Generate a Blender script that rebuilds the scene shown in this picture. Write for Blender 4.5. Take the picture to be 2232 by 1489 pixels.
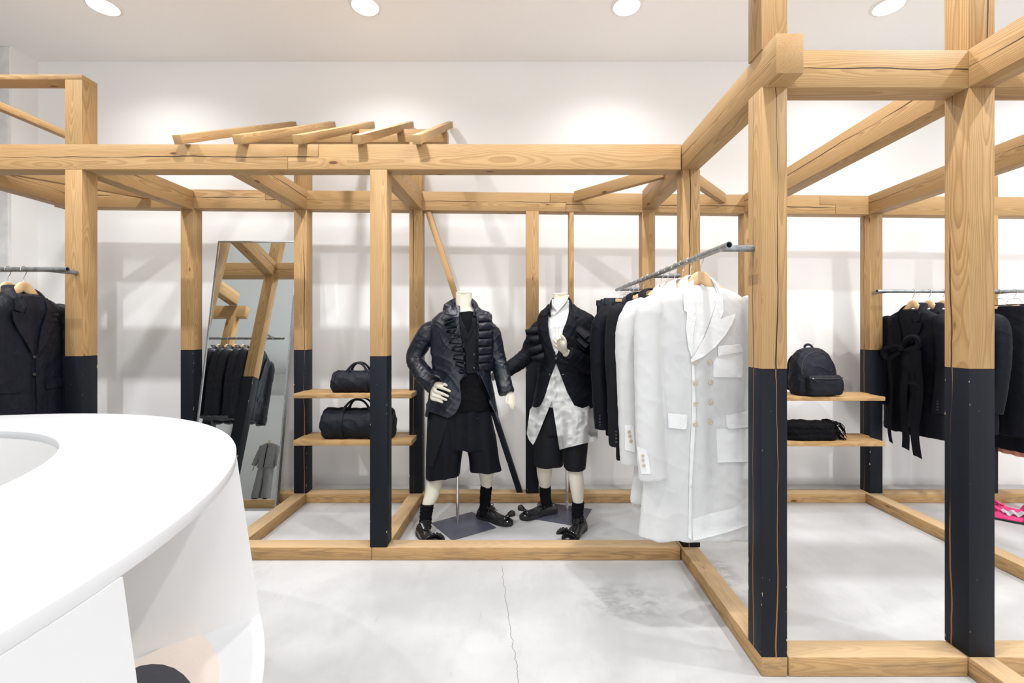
import bpy, bmesh, math, random
from mathutils import Vector, Matrix, noise
from mathutils.bvhtree import BVHTree
from mathutils.geometry import tessellate_polygon

random.seed(7)
SC = bpy.context.scene
COL = SC.collection
for o in list(bpy.data.objects):
    bpy.data.objects.remove(o)
V = Vector
PI = math.pi

# ------------------------------------------------------------------ camera, light, exposure
CAMZ, FPX, CX, CY = 1.40, 992.0, 1120.0, 722.0
cd = bpy.data.cameras.new('camera')
cam = bpy.data.objects.new('camera', cd)
COL.objects.link(cam)
cam.location = (0, 0, CAMZ)
cam.rotation_euler = (PI / 2, 0, 0)
cd.sensor_width = 36.0
cd.lens = 36.0 * FPX / 2232.0
cd.shift_x = -(CX - 1116.0) / 2232.0
cd.shift_y = (CY - 744.5) / 2232.0
cd.clip_start = 0.02
SC.camera = cam

SC.view_settings.view_transform = 'Standard'
SC.view_settings.look = 'None'
SC.view_settings.gamma = 1.0
SC.view_settings.use_curve_mapping = False
SC.view_settings.exposure = 0.47
SC.cycles.max_bounces = 10
SC.cycles.diffuse_bounces = 6
SC.cycles.transparent_max_bounces = 16
SC.cycles.sample_clamp_indirect = 6.0

WORLD = bpy.data.worlds.new('world')
SC.world = WORLD
WORLD.use_nodes = True
WORLD.node_tree.nodes['Background'].inputs[0].default_value = (0.9, 0.95, 1.0, 1)
WORLD.node_tree.nodes['Background'].inputs[1].default_value = 0.6

WALLY, CEILZ = 4.15, 3.856
ROOM_X0, ROOM_X1, ROOM_Y0 = -8.4, 6.6, -7.0
LIGHT_ROWS = [3.43, 2.58, 1.40, -0.52, -2.5, -4.5]
ROW_K = [0.54, 0.75, 1.55, 0.40, 0.55, 0.55]
LIGHT_COLS = [-3.095, -1.12, 0.85, 2.825, 4.8]
SPOT_W, FILL_W = 84.0, 230.0
for j, ly in enumerate(LIGHT_ROWS):
    for i, lx in enumerate(LIGHT_COLS):
        ld = bpy.data.lights.new('downlight_beam', 'SPOT')
        ld.energy = SPOT_W * ROW_K[j]
        ld.color = (0.975, 0.985, 1.0)
        ld.spot_size = math.radians(146 if j == 0 else 132)
        ld.spot_blend = 0.9 if j == 0 else 0.5
        ld.shadow_soft_size = 0.04
        lo = bpy.data.objects.new('downlight_beam', ld)
        lo.location = (lx, ly, CEILZ - 0.02)
        COL.objects.link(lo)
# added fill light behind the camera, just outside the shop front glazing
fd = bpy.data.lights.new('front_fill_light', 'AREA')
fd.shape = 'RECTANGLE'
fd.size, fd.size_y = 9.0, 2.7
fd.energy = FILL_W
fd.color = (0.90, 0.955, 1.0)
fo = bpy.data.objects.new('front_fill_light', fd)
fo.location = (0.5, ROOM_Y0 - 0.35, 1.5)
fo.rotation_euler = (PI / 2, 0, 0)
COL.objects.link(fo)


# ------------------------------------------------------------------ pixel helpers
def P(x, y, Y):
    """point seen at photo pixel (x, y) at distance Y from the camera plane"""
    return V(((x - CX) * Y / FPX, Y, CAMZ - (y - CY) * Y / FPX))


def px(p):
    return ((p[0]) * FPX / p[1] + CX, CY - (p[2] - CAMZ) * FPX / p[1])


def floorpt(x, y, z=0.0):
    Y = (CAMZ - z) * FPX / (y - CY)
    return V(((x - CX) * Y / FPX, Y, z))


# ------------------------------------------------------------------ materials
class NT:
    def __init__(self, name):
        self.m = bpy.data.materials.new(name)
        self.m.use_nodes = True
        self.t = self.m.node_tree
        self.b = self.t.nodes['Principled BSDF']

    def n(self, typ, **kw):
        nd = self.t.nodes.new(typ)
        for k, v in kw.items():
            setattr(nd, k, v)
        return nd

    def put(self, sock, v):
        if isinstance(v, (int, float)):
            sock.default_value = v
        elif isinstance(v, (tuple, list)):
            sock.default_value = tuple(v) + ((1,) if len(v) == 3 and len(sock.default_value) == 4 else ())
        else:
            self.t.links.new(v, sock)

    def math(self, op, a, b=0.0, c=0.0, clamp=False):
        nd = self.n('ShaderNodeMath', operation=op, use_clamp=clamp)
        self.put(nd.inputs[0], a)
        self.put(nd.inputs[1], b)
        self.put(nd.inputs[2], c)
        return nd.outputs[0]

    def vmath(self, op, a, b=(0, 0, 0)):
        nd = self.n('ShaderNodeVectorMath', operation=op)
        self.put(nd.inputs[0], a)
        self.put(nd.inputs[1], b)
        return nd.outputs[0]

    def noise(self, vec, scale, detail=3, rough=0.5, out=0):
        nd = self.n('ShaderNodeTexNoise')
        self.put(nd.inputs['Vector'], vec)
        nd.inputs['Scale'].default_value = scale
        nd.inputs['Detail'].default_value = detail
        nd.inputs['Roughness'].default_value = rough
        return nd.outputs[out]

    def mix(self, f, a, b):
        nd = self.n('ShaderNodeMix', data_type='RGBA')
        self.put(nd.inputs[0], f)
        self.put(nd.inputs[6], a)
        self.put(nd.inputs[7], b)
        return nd.outputs[2]

    def rng(self, v, a, b, c=0.0, d=1.0):
        nd = self.n('ShaderNodeMapRange', interpolation_type='SMOOTHSTEP')
        self.put(nd.inputs[0], v)
        for i, q in enumerate((a, b, c, d)):
            self.put(nd.inputs[i + 1], q)
        return nd.outputs[0]

    def obj(self, what='Object'):
        if not hasattr(self, '_tc'):
            self._tc = self.n('ShaderNodeTexCoord')
        return self._tc.outputs[what]

    def sep(self, v):
        nd = self.n('ShaderNodeSeparateXYZ')
        self.put(nd.inputs[0], v)
        return nd.outputs

    def comb(self, x, y, z):
        nd = self.n('ShaderNodeCombineXYZ')
        for i, q in enumerate((x, y, z)):
            self.put(nd.inputs[i], q)
        return nd.outputs[0]

    def attr(self, name):
        nd = self.n('ShaderNodeAttribute', attribute_type='OBJECT', attribute_name=name)
        return nd.outputs['Fac']

    def bump(self, h, strength=0.3, dist=0.002):
        nd = self.n('ShaderNodeBump')
        nd.inputs['Strength'].default_value = strength
        nd.inputs['Distance'].default_value = dist
        self.put(nd.inputs['Height'], h)
        self.put(self.b.inputs['Normal'], nd.outputs[0])

    def base(self, c, rough=0.5, metal=0.0, spec=0.5):
        self.put(self.b.inputs['Base Color'], c)
        self.put(self.b.inputs['Roughness'], rough)
        self.b.inputs['Metallic'].default_value = metal
        self.b.inputs['Specular IOR Level'].default_value = spec
        return self.m


def wood_nodes(N, cell=1.0, light=(0.475, 0.300, 0.134), dark=(0.250, 0.122, 0.040)):
    s = N.sep(N.obj())
    seed = N.attr('seed')
    X = N.math('ADD', s[0], N.math('MULTIPLY', seed, 3.7))
    lowv = N.comb(N.math('MULTIPLY', X, 1.1), N.math('MULTIPLY', s[1], 3.0), N.math('MULTIPLY', s[2], 3.0))
    wob = N.noise(lowv, 1.0, 2, 0.5, 1)
    w = N.sep(N.vmath('SUBTRACT', wob, (0.5, 0.5, 0.5)))
    y2 = N.math('ADD', N.math('ADD', s[1], N.math('MULTIPLY', w[0], 0.075)),
                N.math('SUBTRACT', N.math('MULTIPLY', N.math('FRACT', N.math('MULTIPLY', seed, 0.37)), 0.06), 0.03))
    z2 = N.math('ADD', N.math('ADD', s[2], N.math('MULTIPLY', w[1], 0.075)),
                N.math('SUBTRACT', N.math('MULTIPLY', N.math('FRACT', N.math('MULTIPLY', seed, 0.71)), 0.06), 0.03))
    r = N.math('SQRT', N.math('ADD', N.math('MULTIPLY', y2, y2), N.math('MULTIPLY', z2, z2)))
    # knots
    kv = N.comb(N.math('MULTIPLY', X, 3.2), N.math('MULTIPLY', s[1], 9.0), N.math('MULTIPLY', s[2], 9.0))
    vo = N.n('ShaderNodeTexVoronoi')
    N.put(vo.inputs['Vector'], kv)
    vo.inputs['Scale'].default_value = 1.0
    kd = vo.outputs['Distance']
    keep = N.math('GREATER_THAN', N.sep(vo.outputs['Color'])[0], 0.45)
    knot = N.math('MULTIPLY', N.rng(kd, 0.06, 0.11, 1.0, 0.0), keep)
    halo = N.math('MULTIPLY', N.rng(kd, 0.08, 0.34, 1.0, 0.0), keep)
    r = N.math('ADD', r, N.math('MULTIPLY', halo, 0.006))
    ring = N.math('FRACT', N.math('ADD', N.math('MULTIPLY', r, 185.0 / cell), N.math('MULTIPLY', N.noise(lowv, 3.0, 2), 0.6)))
    rg = N.math('MULTIPLY', N.rng(ring, 0.25, 0.92), N.rng(ring, 0.92, 1.0, 1.0, 0.0))
    fine = N.noise(N.comb(N.math('MULTIPLY', X, 6.0), N.math('MULTIPLY', s[1], 260.0), N.math('MULTIPLY', s[2], 260.0)), 1.0, 3)
    tone = N.noise(lowv, 1.3, 2)
    c = N.mix(N.math('MULTIPLY', rg, 0.55), light, dark)
    c = N.mix(N.rng(fine, 0.35, 0.75, 0.0, 0.30), c, dark)
    c = N.mix(N.rng(tone, 0.35, 0.7, 0.0, 0.30), c, (light[0] * 1.12, light[1] * 1.14, light[2] * 1.2))
    c = N.mix(N.math('MULTIPLY', halo, 0.35), c, (0.42, 0.21, 0.08))
    c = N.mix(knot, c, (0.13, 0.06, 0.03))
    # drying cracks set per timber
    nrm = N.sep(N.obj('Normal'))
    ay = N.math('GREATER_THAN', N.math('ABSOLUTE', nrm[1]), 0.5)
    az = N.math('GREATER_THAN', N.math('ABSOLUTE', nrm[2]), 0.5)
    cw = N.noise(N.comb(N.math('MULTIPLY', X, 1.4), 0.3, 0.1), 1.0, 1)
    width = N.rng(cw, 0.34, 0.58, 0.0002, 0.0030)
    wig = N.math('MULTIPLY', N.math('SUBTRACT', N.noise(N.comb(N.math('MULTIPLY', X, 2.6), 1.7, 0), 1.0, 3), 0.5), 0.034)
    m1 = N.math('LESS_THAN', N.math('ABSOLUTE', N.math('ADD', N.math('SUBTRACT', s[2], N.attr('crk_z')), wig)), width)
    m2 = N.math('LESS_THAN', N.math('ABSOLUTE', N.math('ADD', N.math('SUBTRACT', s[1], N.attr('crk_y')), wig)), width)
    crack = N.math('MAXIMUM', N.math('MULTIPLY', m1, ay), N.math('MULTIPLY', m2, az))
    return s, c, crack, rg, fine


def make_wood():
    N = NT('cedar_timber')
    s, c, crack, rg, fine = wood_nodes(N)
    N.bump(N.math('SUBTRACT', N.math('ADD', N.math('MULTIPLY', rg, 0.25), N.math('MULTIPLY', fine, 0.3)), N.math('MULTIPLY', crack, 4.0)), 0.25, 0.0015)
    c = N.mix(crack, c, (0.045, 0.022, 0.012))
    return N.base(c, 0.55, 0, 0.3)


def make_sillwood():
    N = NT('worn_cedar_sill')
    s, c, crack, rg, fine = wood_nodes(N)
    nrm = N.sep(N.obj('Normal'))
    side = N.math('LESS_THAN', N.math('ABSOLUTE', nrm[2]), 0.5)
    d = N.noise(N.comb(N.math('MULTIPLY', s[0], 5.0), N.math('MULTIPLY', s[1], 10.0), N.math('MULTIPLY', s[2], 40.0)), 1.0, 4, 0.6)
    dirt = N.math('MULTIPLY', N.rng(d, 0.48, 0.72, 0.0, 0.6), side)
    c = N.mix(dirt, c, (0.16, 0.11, 0.07))
    c = N.mix(N.math('MULTIPLY', N.math('GREATER_THAN', nrm[2], 0.5), 0.35), c, (0.58, 0.46, 0.31))
    N.bump(N.math('ADD', N.math('MULTIPLY', rg, 0.3), fine), 0.25, 0.0015)
    return N.base(c, 0.6, 0, 0.3)


def make_blackpaint():
    N = NT('black_paint_on_timber')
    s, c, crack, rg, fine = wood_nodes(N)
    ey = N.math('SUBTRACT', N.attr('hw'), N.math('ABSOLUTE', s[1]))
    ez = N.math('SUBTRACT', N.attr('hh'), N.math('ABSOLUTE', s[2]))
    ed = N.math('MAXIMUM', ey, ez)
    cn = N.noise(N.comb(N.math('MULTIPLY', s[0], 22.0), N.math('MULTIPLY', s[1], 60.0), N.math('ADD', N.math('MULTIPLY', s[2], 60.0), N.attr('seed'))), 1.0, 3, 0.6)
    lowc = N.noise(N.comb(N.math('MULTIPLY', s[0], 3.0), N.attr('seed'), 0.0), 1.0, 1)
    chipth = N.math('ADD', 0.66, N.math('MULTIPLY', N.math('SUBTRACT', 0.5, lowc), 0.35))
    chip = N.math('MULTIPLY', N.math('LESS_THAN', ed, N.math('MULTIPLY', cn, 0.007)), N.math('GREATER_THAN', cn, chipth))
    fleck = N.math('GREATER_THAN', N.noise(N.comb(N.math('MULTIPLY', s[0], 14.0), N.math('MULTIPLY', s[1], 34.0), N.math('MULTIPLY', s[2], 34.0)), 2.0, 2), 0.80)
    paint = N.mix(N.math('MULTIPLY', fine, 0.5), (0.0075, 0.0092, 0.0135), (0.0145, 0.0165, 0.022))
    c2 = N.mix(N.math('MAXIMUM', chip, N.math('MULTIPLY', fleck, 0.6)), paint, (0.62, 0.46, 0.27))
    c2 = N.mix(N.math('MULTIPLY', crack, 0.85), c2, (0.33, 0.15, 0.05))
    N.bump(N.math('SUBTRACT', N.math('MULTIPLY', fine, 0.7), N.math('MULTIPLY', crack, 3.0)), 0.3, 0.0015)
    return N.base(c2, 0.5, 0, 0.14)


def plain(name, col, rough=0.5, metal=0.0, spec=0.5, var=0.0, vscale=20.0, bump=0.0, bscale=300.0, sheen=0.0):
    N = NT(name)
    c = col
    if var:
        nz = N.noise(N.obj(), vscale, 3)
        c = N.mix(N.rng(nz, 0.3, 0.7), tuple(q * (1 - var) for q in col), tuple(min(1, q * (1 + var)) for q in col))
    if bump:
        N.bump(N.noise(N.obj(), bscale, 2), bump, 0.001)
    if sheen:
        N.b.inputs['Sheen Weight'].default_value = sheen
        N.b.inputs['Sheen Roughness'].default_value = 0.5
    return N.base(c, rough, metal, spec)


def make_floor():
    N = NT('polished_concrete')
    pos = N.n('ShaderNodeNewGeometry').outputs['Position']
    s = N.sep(pos)
    a = N.noise(pos, 0.9, 5, 0.62)
    b = N.noise(N.comb(N.math('MULTIPLY', s[0], 5.0), N.math('MULTIPLY', s[1], 2.0), 0.0), 1.6, 5, 0.65)
    f = N.noise(pos, 60, 3, 0.6)
    c = N.mix(N.rng(a, 0.35, 0.68), (0.42, 0.419, 0.416), (0.53, 0.529, 0.526))
    c = N.mix(N.rng(b, 0.50, 0.72, 0.0, 0.32), c, (0.36, 0.355, 0.345))
    c = N.mix(N.rng(f, 0.55, 0.75, 0.0, 0.18), c, (0.34, 0.33, 0.31))
    # scratches
    sc = N.noise(N.comb(N.math('MULTIPLY', s[0], 26.0), N.math('MULTIPLY', N.math('ADD', s[1], N.math('MULTIPLY', s[0], 0.6)), 4.0), 0), 1.0, 3, 0.7)
    c = N.mix(N.rng(sc, 0.66, 0.72, 0.0, 0.30), c, (0.30, 0.29, 0.28))
    # two soft-edged, noise-mottled patches of darker floor colour
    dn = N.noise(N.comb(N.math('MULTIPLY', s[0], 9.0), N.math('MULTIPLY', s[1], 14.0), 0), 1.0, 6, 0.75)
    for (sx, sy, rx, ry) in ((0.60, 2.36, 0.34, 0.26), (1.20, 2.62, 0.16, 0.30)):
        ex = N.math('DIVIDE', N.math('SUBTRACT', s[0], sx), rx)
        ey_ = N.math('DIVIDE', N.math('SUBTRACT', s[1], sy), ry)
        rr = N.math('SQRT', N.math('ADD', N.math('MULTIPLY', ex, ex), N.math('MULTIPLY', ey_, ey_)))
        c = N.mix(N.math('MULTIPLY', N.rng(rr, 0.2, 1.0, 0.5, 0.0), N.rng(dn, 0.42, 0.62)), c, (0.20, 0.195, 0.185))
    # the long crack running towards the shop front
    wig = N.math('MULTIPLY', N.math('SUBTRACT', N.noise(N.comb(N.math('MULTIPLY', s[1], 7.0), 0, 0), 1.0, 5, 0.7), 0.5), 0.07)
    cx = N.math('ADD', N.math('ADD', -0.075, N.math('MULTIPLY', N.math('SUBTRACT', 2.707, s[1]), 0.105)), wig)
    dx = N.math('ABSOLUTE', N.math('SUBTRACT', s[0], cx))
    ck = N.math('MULTIPLY', N.math('LESS_THAN', dx, 0.0016), N.math('LESS_THAN', s[1], 2.70))
    c = N.mix(N.math('MULTIPLY', ck, 0.75), c, (0.13, 0.12, 0.11))
    N.bump(N.math('SUBTRACT', N.math('MULTIPLY', f, 0.3), ck), 0.1, 0.001)
    return N.base(c, N.rng(a, 0.3, 0.7, 0.38, 0.55), 0, 0.35)


def make_cloth(name, col, rough=0.8, weave=600.0, alpha=1.0, sheen=0.0, crease=0.35, cscale=14.0, spec=0.3, transl=0.0, aniso=(1, 1, 1)):
    N = NT(name)
    v = N.vmath('MULTIPLY', N.obj(), aniso)
    n1 = N.noise(v, cscale, 4, 0.6)
    n2 = N.noise(N.obj(), weave, 2)
    N.bump(N.math('ADD', N.math('MULTIPLY', n1, 3.0), N.math('MULTIPLY', n2, 0.05)), crease, 0.004)
    c = N.mix(N.rng(n2, 0.3, 0.7), tuple(q * 0.96 for q in col), tuple(min(1, q * 1.03) for q in col))
    N.base(c, rough, 0, spec)
    N.b.inputs['Sheen Weight'].default_value = sheen
    out = N.t.nodes['Material Output']
    sh = N.b.outputs[0]
    if transl:
        tr = N.n('ShaderNodeBsdfTranslucent')
        N.put(tr.inputs[0], col)
        mx = N.n('ShaderNodeMixShader')
        mx.inputs[0].default_value = transl
        N.t.links.new(sh, mx.inputs[1])
        N.t.links.new(tr.outputs[0], mx.inputs[2])
        sh = mx.outputs[0]
    if alpha < 1:
        tp = N.n('ShaderNodeBsdfTransparent')
        mx = N.n('ShaderNodeMixShader')
        mx.inputs[0].default_value = alpha
        N.t.links.new(tp.outputs[0], mx.inputs[1])
        N.t.links.new(sh, mx.inputs[2])
        sh = mx.outputs[0]
    N.t.links.new(sh, out.inputs[0])
    return N.m


def emit(name, col, strength):
    N = NT(name)
    N.base((0.9, 0.9, 0.9), 0.4)
    N.b.inputs['Emission Color'].default_value = tuple(col) + (1,)
    N.b.inputs['Emission Strength'].default_value = strength
    return N.m


def glass(name):
    N = NT(name)
    N.base((1, 1, 1), 0.02)
    N.b.inputs['Alpha'].default_value = 0.12
    return N.m


M = dict(
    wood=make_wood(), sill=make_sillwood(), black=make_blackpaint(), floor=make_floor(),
    wall=plain('white_wall_paint', (0.89, 0.88, 0.87), 0.85, spec=0.2, bump=0.05, bscale=250),
    ceil=plain('white_ceiling_paint', (0.92, 0.915, 0.91), 0.9, spec=0.2),
    rough=plain('rough_concrete_column', (0.72, 0.71, 0.70), 0.9, var=0.08, vscale=9, bump=0.8, bscale=60),
    counter=plain('white_solid_surface', (0.62, 0.624, 0.634), 0.35, spec=0.4),
    counter_in=plain('white_matt_board', (0.80, 0.79, 0.78), 0.6, spec=0.3),
    steel=plain('galvanised_steel', (0.30, 0.32, 0.33), 0.42, 0.85, var=0.22, vscale=40),
    frame=plain('brushed_steel_frame', (0.42, 0.44, 0.45), 0.35, 0.9, var=0.1, vscale=60),
    chrome=plain('chrome_wire', (0.72, 0.72, 0.73), 0.16, 1.0),
    hollow=plain('pipe_inside', (0.015, 0.015, 0.015), 0.8),
    mirror=plain('mirror_silver', (0.86, 0.90, 0.885), 0.0, 1.0),
    hanger=plain('beech_hanger', (0.66, 0.44, 0.24), 0.45, var=0.08, vscale=12),
    skin=plain('cream_mannequin_shell', (0.62, 0.575, 0.475), 0.5, spec=0.35, var=0.02, vscale=10),
    plate=plain('dark_steel_plate', (0.085, 0.09, 0.125), 0.35, 0.2, var=0.08),
    satin=make_cloth('black_satin', (0.0060, 0.0082, 0.0170), 0.37, 900, sheen=0.0, crease=0.22, cscale=7, spec=0.5, aniso=(1, 1, 1.8)),
    wool=make_cloth('black_wool', (0.0040, 0.0046, 0.0080), 0.6, 500, sheen=0.0, crease=0.3, cscale=9, spec=0.14),
    wool2=make_cloth('charcoal_twill', (0.0095, 0.0100, 0.0125), 0.7, 420, sheen=0.0, crease=0.3, cscale=9, spec=0.12),
    linen=make_cloth('crumpled_black_linen', (0.0065, 0.0075, 0.0135), 0.5, 500, sheen=0.0, crease=0.8, cscale=22, spec=0.22, aniso=(1, 1, 0.6)),
    knit=make_cloth('black_knit', (0.0030, 0.0030, 0.0045), 0.8, 160, sheen=0.0, crease=0.8, cscale=26, spec=0.12),
    nylon=make_cloth('black_nylon', (0.0060, 0.0072, 0.0125), 0.62, 700, sheen=0.0, crease=0.35, cscale=20, spec=0.22),
    fleece=make_cloth('black_fleece', (0.0028, 0.0028, 0.0042), 0.85, 120, sheen=0.0, crease=0.8, cscale=40, spec=0.12),
    organza=make_cloth('white_organza', (0.755, 0.755, 0.75), 0.55, 800, alpha=0.86, crease=0.30, cscale=9, spec=0.3, transl=0.30, aniso=(1.6, 1.6, 0.6)),
    cotton=make_cloth('white_cotton', (0.735, 0.733, 0.728), 0.7, 700, crease=0.35, cscale=16, spec=0.25, transl=0.12),
    sheer=make_cloth('white_sheer_nylon', (0.76, 0.76, 0.745), 0.45, 800, alpha=0.93, crease=0.7, cscale=16, spec=0.35, transl=0.25),
    leather=plain('polished_black_leather', (0.010, 0.010, 0.012), 0.20, spec=0.6, bump=0.12, bscale=40),
    rubber=plain('black_rubber', (0.012, 0.012, 0.013), 0.6),
    button=plain('pale_horn_button', (0.48, 0.41, 0.31), 0.35),
    bbutton=plain('dark_button', (0.035, 0.033, 0.033), 0.25),
    thread=plain('dark_thread', (0.16, 0.13, 0.10), 0.7),
    felt=make_cloth('beige_felt', (0.70, 0.60, 0.53), 0.9, 300, sheen=0.2, crease=0.1),
    felt2=make_cloth('charcoal_felt', (0.035, 0.036, 0.047), 0.9, 250, sheen=0.2, crease=0.1),
    pink=make_cloth('hot_pink_canvas', (0.75, 0.045, 0.20), 0.6, 400, crease=0.3),
    salmon=make_cloth('salmon_cloth', (0.86, 0.36, 0.27), 0.7, 400, crease=0.3),
    grey=make_cloth('grey_work_cloth', (0.24, 0.23, 0.225), 0.8, 400, crease=0.6, cscale=14),
    lining=plain('grey_lining', (0.45, 0.45, 0.47), 0.5),
    lamp=emit('lit_diffuser', (1.0, 0.97, 0.92), 9.0),
    trim=plain('white_trim_ring', (0.82, 0.80, 0.78), 0.45),
    doorframe=plain('grey_green_steel', (0.23, 0.27, 0.27), 0.4, 0.3),
    darkbar=plain('dark_header', (0.06, 0.065, 0.07), 0.5),
    glass=glass('clear_glass'),
    tag=plain('white_tag', (0.85, 0.85, 0.84), 0.6),
)


# ------------------------------------------------------------------ mesh builder
def spline(pts, k=6):
    """Catmull-Rom through points (tuples of any length), k steps per span"""
    n = len(pts)
    if n < 3:
        out = []
        for i in range(n - 1):
            for j in range(k):
                t = j / k
                out.append(tuple(a + (b - a) * t for a, b in zip(pts[i], pts[i + 1])))
        out.append(tuple(pts[-1]))
        return out
    out = []
    for i in range(n - 1):
        p0, p1, p2, p3 = pts[max(i - 1, 0)], pts[i], pts[i + 1], pts[min(i + 2, n - 1)]
        for j in range(k):
            t = j / k
            out.append(tuple(0.5 * (2 * b + (c - a) * t + (2 * a - 5 * b + 4 * c - d) * t * t + (3 * b - a - 3 * c + d) * t ** 3)
                             for a, b, c, d in zip(p0, p1, p2, p3)))
    out.append(tuple(pts[-1]))
    return out


class MB:
    def __init__(self):
        self.v, self.f, self.m = [], [], []

    def add(self, vs, fs, m=0):
        o = len(self.v)
        self.v += [V(p) for p in vs]
        for f in fs:
            self.f.append([i + o for i in f])
            self.m.append(m)
        return self

    def box(self, lo, hi, m=0):
        x0, y0, z0 = lo
        x1, y1, z1 = hi
        vs = [(x0, y0, z0), (x1, y0, z0), (x1, y1, z0), (x0, y1, z0), (x0, y0, z1), (x1, y0, z1), (x1, y1, z1), (x0, y1, z1)]
        return self.add(vs, [(0, 3, 2, 1), (4, 5, 6, 7), (0, 1, 5, 4), (1, 2, 6, 5), (2, 3, 7, 6), (3, 0, 4, 7)], m)

    def loft(self, rings, cap=True, m=0, closed=False):
        n = len(rings[0])
        vs = [p for r in rings for p in r]
        fs = []
        R = len(rings)
        for i in range(R if closed else R - 1):
            a, b = i * n, ((i + 1) % R) * n
            for j in range(n):
                k = (j + 1) % n
                fs.append((a + j, a + k, b + k, b + j))
        if cap and not closed:
            fs.append(tuple(range(n))[::-1])
            fs.append(tuple((R - 1) * n + j for j in range(n)))
        return self.add(vs, fs, m)

    def tube(self, pts, rad, n=12, k=0, up=(0, 0, 1), m=0, cap=True, flat=1.0):
        """tube along points; rad one number or list; flat squashes along the 'up' side"""
        if not isinstance(rad, (list, tuple)):
            rad = [rad] * len(pts)
        q = [tuple(p) + (r if isinstance(r, (tuple, list)) else (r, r * flat)) for p, r in zip(pts, rad)]
        if k:
            q = spline(q, k)
        rings = []
        up = V(up)
        prev = None
        for i, a in enumerate(q):
            p = V(a[:3])
            t = V(q[min(i + 1, len(q) - 1)][:3]) - V(q[max(i - 1, 0)][:3])
            if t.length < 1e-9:
                t = V((0, 0, 1))
            t.normalize()
            if prev is None:
                s = up.cross(t)
                if s.length < 0.05:
                    s = V((1, 0, 0)).cross(t)
                    if s.length < 0.05:
                        s = V((0, 1, 0)).cross(t)
            else:
                s = prev - t * prev.dot(t)
            s.normalize()
            prev = s
            u = t.cross(s)
            rings.append([p + s * (a[3] * math.cos(2 * PI * j / n)) + u * (a[4] * math.sin(2 * PI * j / n)) for j in range(n)])
        return self.loft(rings, cap, m)

    def sphere(self, c, r, n=12, m=0):
        if not isinstance(r, (tuple, list)):
            r = (r, r, r)
        c = V(c)
        rings = []
        for i in range(1, n // 2):
            a = PI * i / (n // 2)
            rings.append([c + V((r[0] * math.sin(a) * math.cos(2 * PI * j / n), r[1] * math.sin(a) * math.sin(2 * PI * j / n), -r[2] * math.cos(a))) for j in range(n)])
        return self.loft(rings, True, m)

    def slices(self, rows, n=28, k=0, e=2.4, m=0, cap=True):
        """rows of (z, cx, cy, half width, half depth[, tilt]); horizontal superellipse slices"""
        rows = [tuple(r) + ((0.0,) if len(r) == 5 else ()) for r in rows]
        if k:
            rows = spline(rows, k)
        rings = []
        for z, cx, cy, w, d, tl in rows:
            ring = []
            for j in range(n):
                a = 2 * PI * j / n
                ca, sa = math.cos(a), math.sin(a)
                x = w * math.copysign(abs(ca) ** (2 / e), ca)
                y = d * math.copysign(abs(sa) ** (2 / e), sa)
                ring.append(V((cx + x, cy + y, z + tl * x)))
            rings.append(ring)
        return self.loft(rings, cap, m)

    def lathe(self, prof, c=(0, 0, 0), n=24, m=0, cap=True):
        c = V(c)
        return self.loft([[c + V((r * math.cos(2 * PI * j / n), r * math.sin(2 * PI * j / n), z)) for j in range(n)] for r, z in prof], cap, m)

    def grid(self, rows, m=0):
        """open grid of points -> faces"""
        n = len(rows[0])
        vs = [p for r in rows for p in r]
        fs = [(i * n + j, i * n + j + 1, (i + 1) * n + j + 1, (i + 1) * n + j) for i in range(len(rows) - 1) for j in range(n - 1)]
        return self.add(vs, fs, m)

    def sheet(self, rows, t, m=0):
        """grid of points given thickness t along its normals"""
        R, n = len(rows), len(rows[0])
        rows = [[V(p) for p in r] for r in rows]
        off = []
        for i in range(R):
            ro = []
            for j in range(n):
                du = rows[i][min(j + 1, n - 1)] - rows[i][max(j - 1, 0)]
                dv = rows[min(i + 1, R - 1)][j] - rows[max(i - 1, 0)][j]
                nn = du.cross(dv)
                if nn.length > 1e-12:
                    nn.normalize()
                ro.append(rows[i][j] + nn * t)
            off.append(ro)
        vs = [p for r in rows for p in r] + [p for r in off for p in r]
        N_ = R * n
        fs = []
        for i in range(R - 1):
            for j in range(n - 1):
                a, b, c, d = i * n + j, i * n + j + 1, (i + 1) * n + j + 1, (i + 1) * n + j
                fs.append((a, b, c, d))
                fs.append((d + N_, c + N_, b + N_, a + N_))
        edge = [(0, j) for j in range(n)] + [(i, n - 1) for i in range(1, R)] + [(R - 1, j) for j in range(n - 2, -1, -1)] + [(i, 0) for i in range(R - 2, 0, -1)]
        for q in range(len(edge)):
            a = edge[q][0] * n + edge[q][1]
            b = edge[(q + 1) % len(edge)][0] * n + edge[(q + 1) % len(edge)][1]
            fs.append((b, a, a + N_, b + N_))
        return self.add(vs, fs, m)

    def prism(self, poly, ext, m=0):
        """planar polygon (3D points) extruded by vector ext"""
        n = len(poly)
        e = V(ext)
        vs = [V(p) for p in poly] + [V(p) + e for p in poly]
        fs = [tuple(range(n))[::-1], tuple(range(n, 2 * n))] + [(i, (i + 1) % n, (i + 1) % n + n, i + n) for i in range(n)]
        return self.add(vs, fs, m)

    def xform(self, mat):
        self.v = [mat @ p for p in self.v]
        return self


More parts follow.
